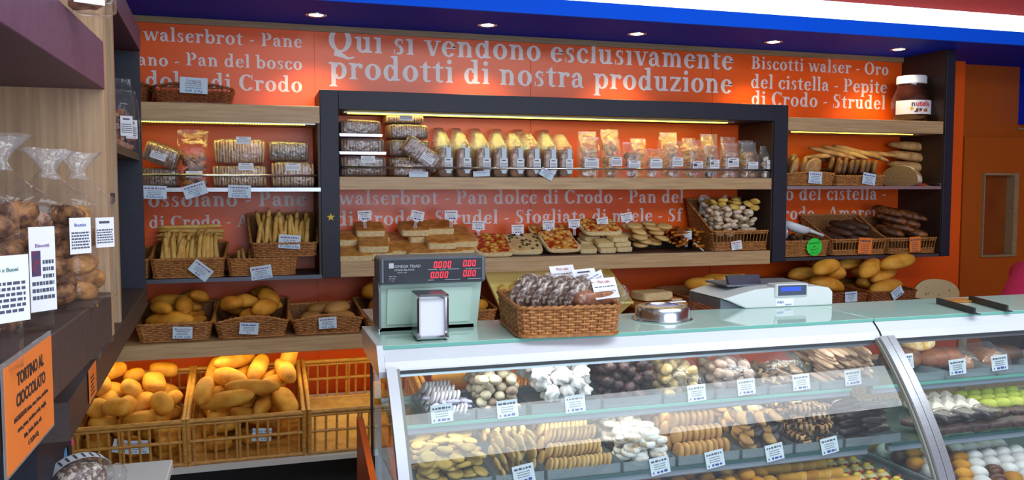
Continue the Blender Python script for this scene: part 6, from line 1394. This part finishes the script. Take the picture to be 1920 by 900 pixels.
# face the camera a little: turned so the front looks towards +x, -y
RZ = .85
bigbag('big clear bag of golden cookies standing beside the oak upright', fx(152, 1.71, 1.54), 1.71, RZ, .105, .09, .27, BIGT, 22, 1, True, fill=.70, lz=.095, lw=.04, lh=.055, lx=.01)
bigbag('big clear bag of dark brown cookies with square label, second from the upright', fx(96, 1.56, 1.54), 1.56, RZ, .125, .10, .27, BIG, 26, 2, True, fill=.70, lz=.095, lw=.04, lh=.06, title='Bruttini', tcol=INKB, lx=.012)
bigbag('clear bag of brown cookies with tall picture label, third from the upright', fx(6, 1.34, 1.52), 1.34, RZ, .11, .10, .28, BIG, 24, 3, True, fill=.70, lz=.03, lw=.04, lh=.12, title='Biscotti', tcol=INKP, img=ML, lx=.02)
bigbag('nearest clear bag of pinkish cookies with a broad label, low on the board', fx(-68, 1.08, 1.52), 1.07, RZ, .10, .10, .27, BIGP, 22, 4, True, fill=.70, lz=.055, lw=.06, lh=.075, title='Brutti e Buoni', tcol=mat('green_ink', '#3a7a70'), lx=.012)
bigbag('clear bag of cookies behind the picture label bag on the near shelf', -.47, 1.38, RZ, .12, .10, .28, BIGT, 20, 5, False)
bigbag('clear bag of cookies in the back row of the near shelf', -.50, 1.14, RZ, .12, .10, .30, BIGP, 18, 6, False)
# bag with label on the top near board
t = thing('cookie_bag', 'bag with white label standing on the top near board', 'cookie bag', Tm((fx(146, 1.5, 2.0), 1.50, 1.9305), (0, 0, .45))); fillbag(t, BIGP, .09, .08, .13, 12, 9, .004); part('film', bagmesh('bag_film', .10, .09, .22, .6, 'gather', seed=9), None, t); sticker(t, Tm((.0, -.053, .004)), .045, .06, lines=6, title='Paste', tcol=INKB)
# bags in the farther bay
def farbag(label, y, z, w, h, meshes, n, seed, x=-.05, lab=True):
    t = thing('cookie_bag', label, 'cookie bag', M2 @ Tm((x, y, z), (0, 0, .5))); fillbag(t, meshes, w*.9, .07, h*.6, n, seed, .004); part('film', bagmesh('bag_film', w, .08, h, .62, seed=seed), None, t)
    if lab: sticker(t, Tm((.012, -.047, .05)), w*.42, .075, lines=5, seed=seed)
farbag('clear bag of brown cookies low in the farther bay', -1.35, 1.2165, .11, .25, BIG, 16, 11)
farbag('clear bag of cookies on the small shelf of the farther bay', -1.35, 1.631, .10, .22, BIG, 14, 12)
farbag('clear bag of red-brown cookies by the navy end panel', -.42, 1.791, .11, .27, BIGP, 16, 13, -.055)
farbag('second clear bag by the navy end panel, nearer the wall', -.22, 1.791, .11, .25, BIGP, 14, 14, -.055)
farbag('clear bag of cookies low in the farther bay, behind the first', -1.62, 1.2165, .11, .24, BIG, 12, 15)
# orange cards hung on the boards
M = Tm((XL+.004, 1.035, 1.444-.118), (0, 0, PI/2))
t = thing('sign_card', 'orange laminated sign reading tortino al cioccolato on the near board edge', 'sign', M)
SW = .222; part('laminate', G().box(-.004, SW+.004, -.0012, .001, -.004, .128), clear('laminate_film', lo=.1, hi=.7, haze=.4, hazec='#a8a8a8'), t)
part('card', G().box(0, SW, -.0022, -.0012, 0, .122), ORC, t)
INK2 = mat('brown_black_ink', '#3a2418', rough=.7)
for s, sz, x, z in (('TORTINO AL', .021, SW/2, .092), ('CIOCCOLATO', .021, SW/2, .068), ('INGREDIENTI: farina, uova, burro, zucchero,', .0088, SW/2, .052), ('cacao, panna, zucchero a velo, vaniglia,', .0088, SW/2, .038), ('latte, lievito, farina, sale', .0088, SW/2, .024), ('€ 15,00 al Kg', .009, SW/2, .010)):
    sans(s, sz, t, Tm((x, -.0024, z), (PI/2, 0, 0)), INK2, 'print', align='CENTER', bold=.0006 if sz > .015 else 0)
t = thing('sign_card', 'small orange card on the edge of the farther board', 'sign', M2 @ Tm((.003, -1.80, 1.148), (0, 0, PI/2))); part('card', G().box(0, .12, -.0012, 0, 0, .078), ORC, t)
g = G(); rnd = random.Random(4)
for i in range(5): g.box(.018+.004*(i % 2), .08-.006*(i % 3), -.0016, -.0012, .012+.01*i, .016+.01*i)
part('print', g, INK2, t)
# things on the low cabinet
MB = Tm((*at(150, 893, z=.94).xy, .9005), (0, 0, .5), .8)
t = thing('wrapped_cake', 'film wrapped panettone slice with curved white label lying on the low cabinet', 'cake', MB)
g = G(); g.sell(.075, .06, .05, 2.4, 2.6, 26, 14, bump=.06, bs=20, flat=.8); part('cake', g, NUTC, t, True, M=Tm((0, 0, .045)))
g = G(); g.sell(.09, .07, .06, 2.6, 3, 30, 16, bump=.10, bs=26, flat=.8); g.sell(.03, .05, .03, 2, 2, 14, 8, bump=.4, bs=50, M=Tm((.10, -.02, -.01))); part('film', g, CL, t, True, M=Tm((0, 0, .05)))
g = G(); vs = []; fs = []
for i in range(15):
    a = -1.2+2.4*i/14; x, z = .093*math.sin(a), .052+.063*math.cos(a); vs += [(x, -.035, z), (x, .012, z+.004)]
for i in range(14): fs.append((2*i, 2*i+2, 2*i+3, 2*i+1))
g.add(vs, fs); lb2 = part('label', g, PAPER, t)
g = G()
for k in range(7):
    a = -.7+.25*k; x, z = .094*math.sin(a), .0525+.0638*math.cos(a); x2, z2 = .094*math.sin(a+.07), .0525+.0638*math.cos(a+.07); g.add([(x, -.03, z), (x2, -.03, z2), (x2, .004, z2+.003), (x, .004, z+.003)], [(0, 1, 2, 3)])
part('print', g, INK, lb2)
t = thing('ribbon_spool', 'spool of pale blue ribbon beside the wrapped cake', 'ribbon', Tm((*at(84, 872, z=.94).xy, .9005+.04), (0, 0, .25))); g = G(); g.lathe([(.012, -.05), (.038, -.05), (.038, .05), (.012, .05)], 28, M=Euler((0, PI/2, 0)).to_matrix().to_4x4()); part('ribbon', g, mat('pale_blue_ribbon', '#4f86c8', '#7fb0e0', rough=.3, scale=6, stretch=(60, 1, 1)), t, True, .6)
g = G()
for s in (-1, 1): g.lathe([(0, s*.051), (.039, s*.051), (.039, s*.054), (0, s*.054)], 28, M=Euler((0, PI/2, 0)).to_matrix().to_4x4())
part('spool_flange', g, BLACK, t)
t = thing('price_card', 'neon pink scalloped price card standing behind the ribbon spool', 'price card', Tm((*at(98, 842, z=.955).xy, .957), (0, -.5, .3))); pts = []
for k in range(60):
    a = 2*PI*k/60; r = .04+.007*abs(math.sin(a*3)); pts.append((r*1.15*math.cos(a), r*.8*math.sin(a)))
part('card', G().prism(pts, 0, .0015, 'y'), mat('neon_pink_card', '#f0309a', rough=.6), t); sans('9,50', .026, t, Tm((0, -.0006, -.008), (PI/2, 0, 0)), INK, 'print', align='CENTER')
part('stand', G().box(-.01, .01, .002, .006, -.055, -.02), MATS['neon_pink_card'], t)
# ================================================================== PERSON AT THE RIGHT EDGE, BENDING BEHIND THE COUNTER
t = thing('person', 'person in a magenta top bending down behind the counter beside the orange door', 'person', Tm((3.93, 3.42, -.045), (0, 0, PI)))
def skin(name, V, E_, R, m, root, lv=2):
    me = bpy.data.meshes.new(name); me.from_pydata(V, E_, []); me.materials.append(m); o = obj(name, me, t)
    md = o.modifiers.new('skin', 'SKIN'); md.use_smooth_shade = True
    for i, r in enumerate(R):
        me.skin_vertices[0].data[i].radius = (r, r) if not hasattr(r, '__len__') else r
    me.skin_vertices[0].data[root].use_root = True
    s = o.modifiers.new('sub', 'SUBSURF'); s.levels = lv; s.render_levels = lv; return o
SKIN = mat('skin', '#c99678', '#d2a084', rough=.55, scale=10); MAG = mat('magenta_knit', '#b0104a', '#c21656', rough=.8, scale=30); TRO = mat('dark_trousers', '#20222c', '#262834', rough=.8, scale=30)
# pelvis at origin height .95, torso bent forward to the left-down, head low
V = [(0, 0, .95), (-.06, -.02, 1.08), (-.16, -.04, 1.17), (-.27, -.06, 1.19), (-.36, -.07, 1.15), (-.42, -.08, 1.11),
     (-.28, .12, 1.16), (-.33, .15, .95), (-.40, .06, .78), (-.28, -.24, 1.16), (-.33, -.27, .95), (-.40, -.20, .78),
     (0, .10, .90), (.03, .11, .50), (.05, .12, .08), (0, -.10, .90), (.03, -.11, .50), (.05, -.12, .08), (-.07, .12, .045), (-.07, -.12, .045)]
E_ = [(0, 1), (1, 2), (2, 3), (3, 4), (4, 5), (3, 6), (6, 7), (7, 8), (3, 9), (9, 10), (10, 11), (0, 12), (12, 13), (13, 14), (0, 15), (15, 16), (16, 17), (14, 18), (17, 19)]
Rr = [.13, .125, .135, .13, .06, .055, .07, .045, .032, .07, .045, .032, .09, .06, .045, .09, .06, .045, .04, .04]
b = skin('body', V, E_, Rr, SKIN, 0); b.location = (.02, 0, 0)
VT = [V[i] for i in (0, 1, 2, 3, 4, 6, 7, 9, 10)]; ET = [(0, 1), (1, 2), (2, 3), (3, 4), (3, 5), (5, 6), (3, 7), (7, 8)]
s = skin('sweater', VT, ET, [.15, .145, .155, .15, .085, .088, .062, .088, .062], MAG, 0); s.location = (.02, 0, 0)
VL = [V[i] for i in (0, 12, 13, 14, 15, 16, 17)]; s = skin('trousers', VL, [(0, 1), (1, 2), (2, 3), (0, 4), (4, 5), (5, 6)], [.145, .105, .075, .06, .105, .075, .06], TRO, 0); s.location = (.02, 0, 0)
g = G(); g.sell(.085, .075, .11, 2.2, 2.2, 24, 16, fn=lambda x, y, z: (x*(1-.15*(z < 0)), y*(1-.2*(z < 0)), z)); g.sell(.02, .014, .02, 2, 2, 10, 6, M=Tm((-.088, 0, -.015)))
for sy in (-1, 1): g.sell(.012, .008, .028, 2, 2, 10, 6, M=Tm((.005, sy*.075, -.01)))
hd = part('head', g, SKIN, t, True, M=Tm((-.46, -.08, 1.06), (0, -.9, 0)))
g = G(); g.sell(.095, .086, .10, 2.2, 2.2, 24, 12, bump=.1, bs=20, fn=lambda x, y, z: (max(x, -.045), y, max(z, -.03)), M=Tm((.018, 0, .03))); part('hair', g, mat('dark_hair', '#2a1a12', '#3a241a', rough=.6, scale=80), hd, True)
for sy in (-1, 1):
    hnd = G(); W0 = Vector((-.40, .065 if sy > 0 else -.195, .75)); hnd.sell(.022, .04, .045, 3, 3, 14, 8, M=Tm(W0))
    for k in range(4): hnd.tube([W0+Vector((0, -.027+.018*k, -.03)), W0+Vector((-.012, -.03+.02*k, -.075+.004*abs(k-1.5))), W0+Vector((.008, -.03+.02*k, -.112+.008*abs(k-1.5)))], [.010, .009, .007], 7)
    hnd.tube([W0+Vector((-.005, -.035*sy, .0)), W0+Vector((-.03, -.05*sy, -.03)), W0+Vector((-.03, -.045*sy, -.06))], [.012, .010, .008], 7); part('hand', hnd, SKIN, t, True)
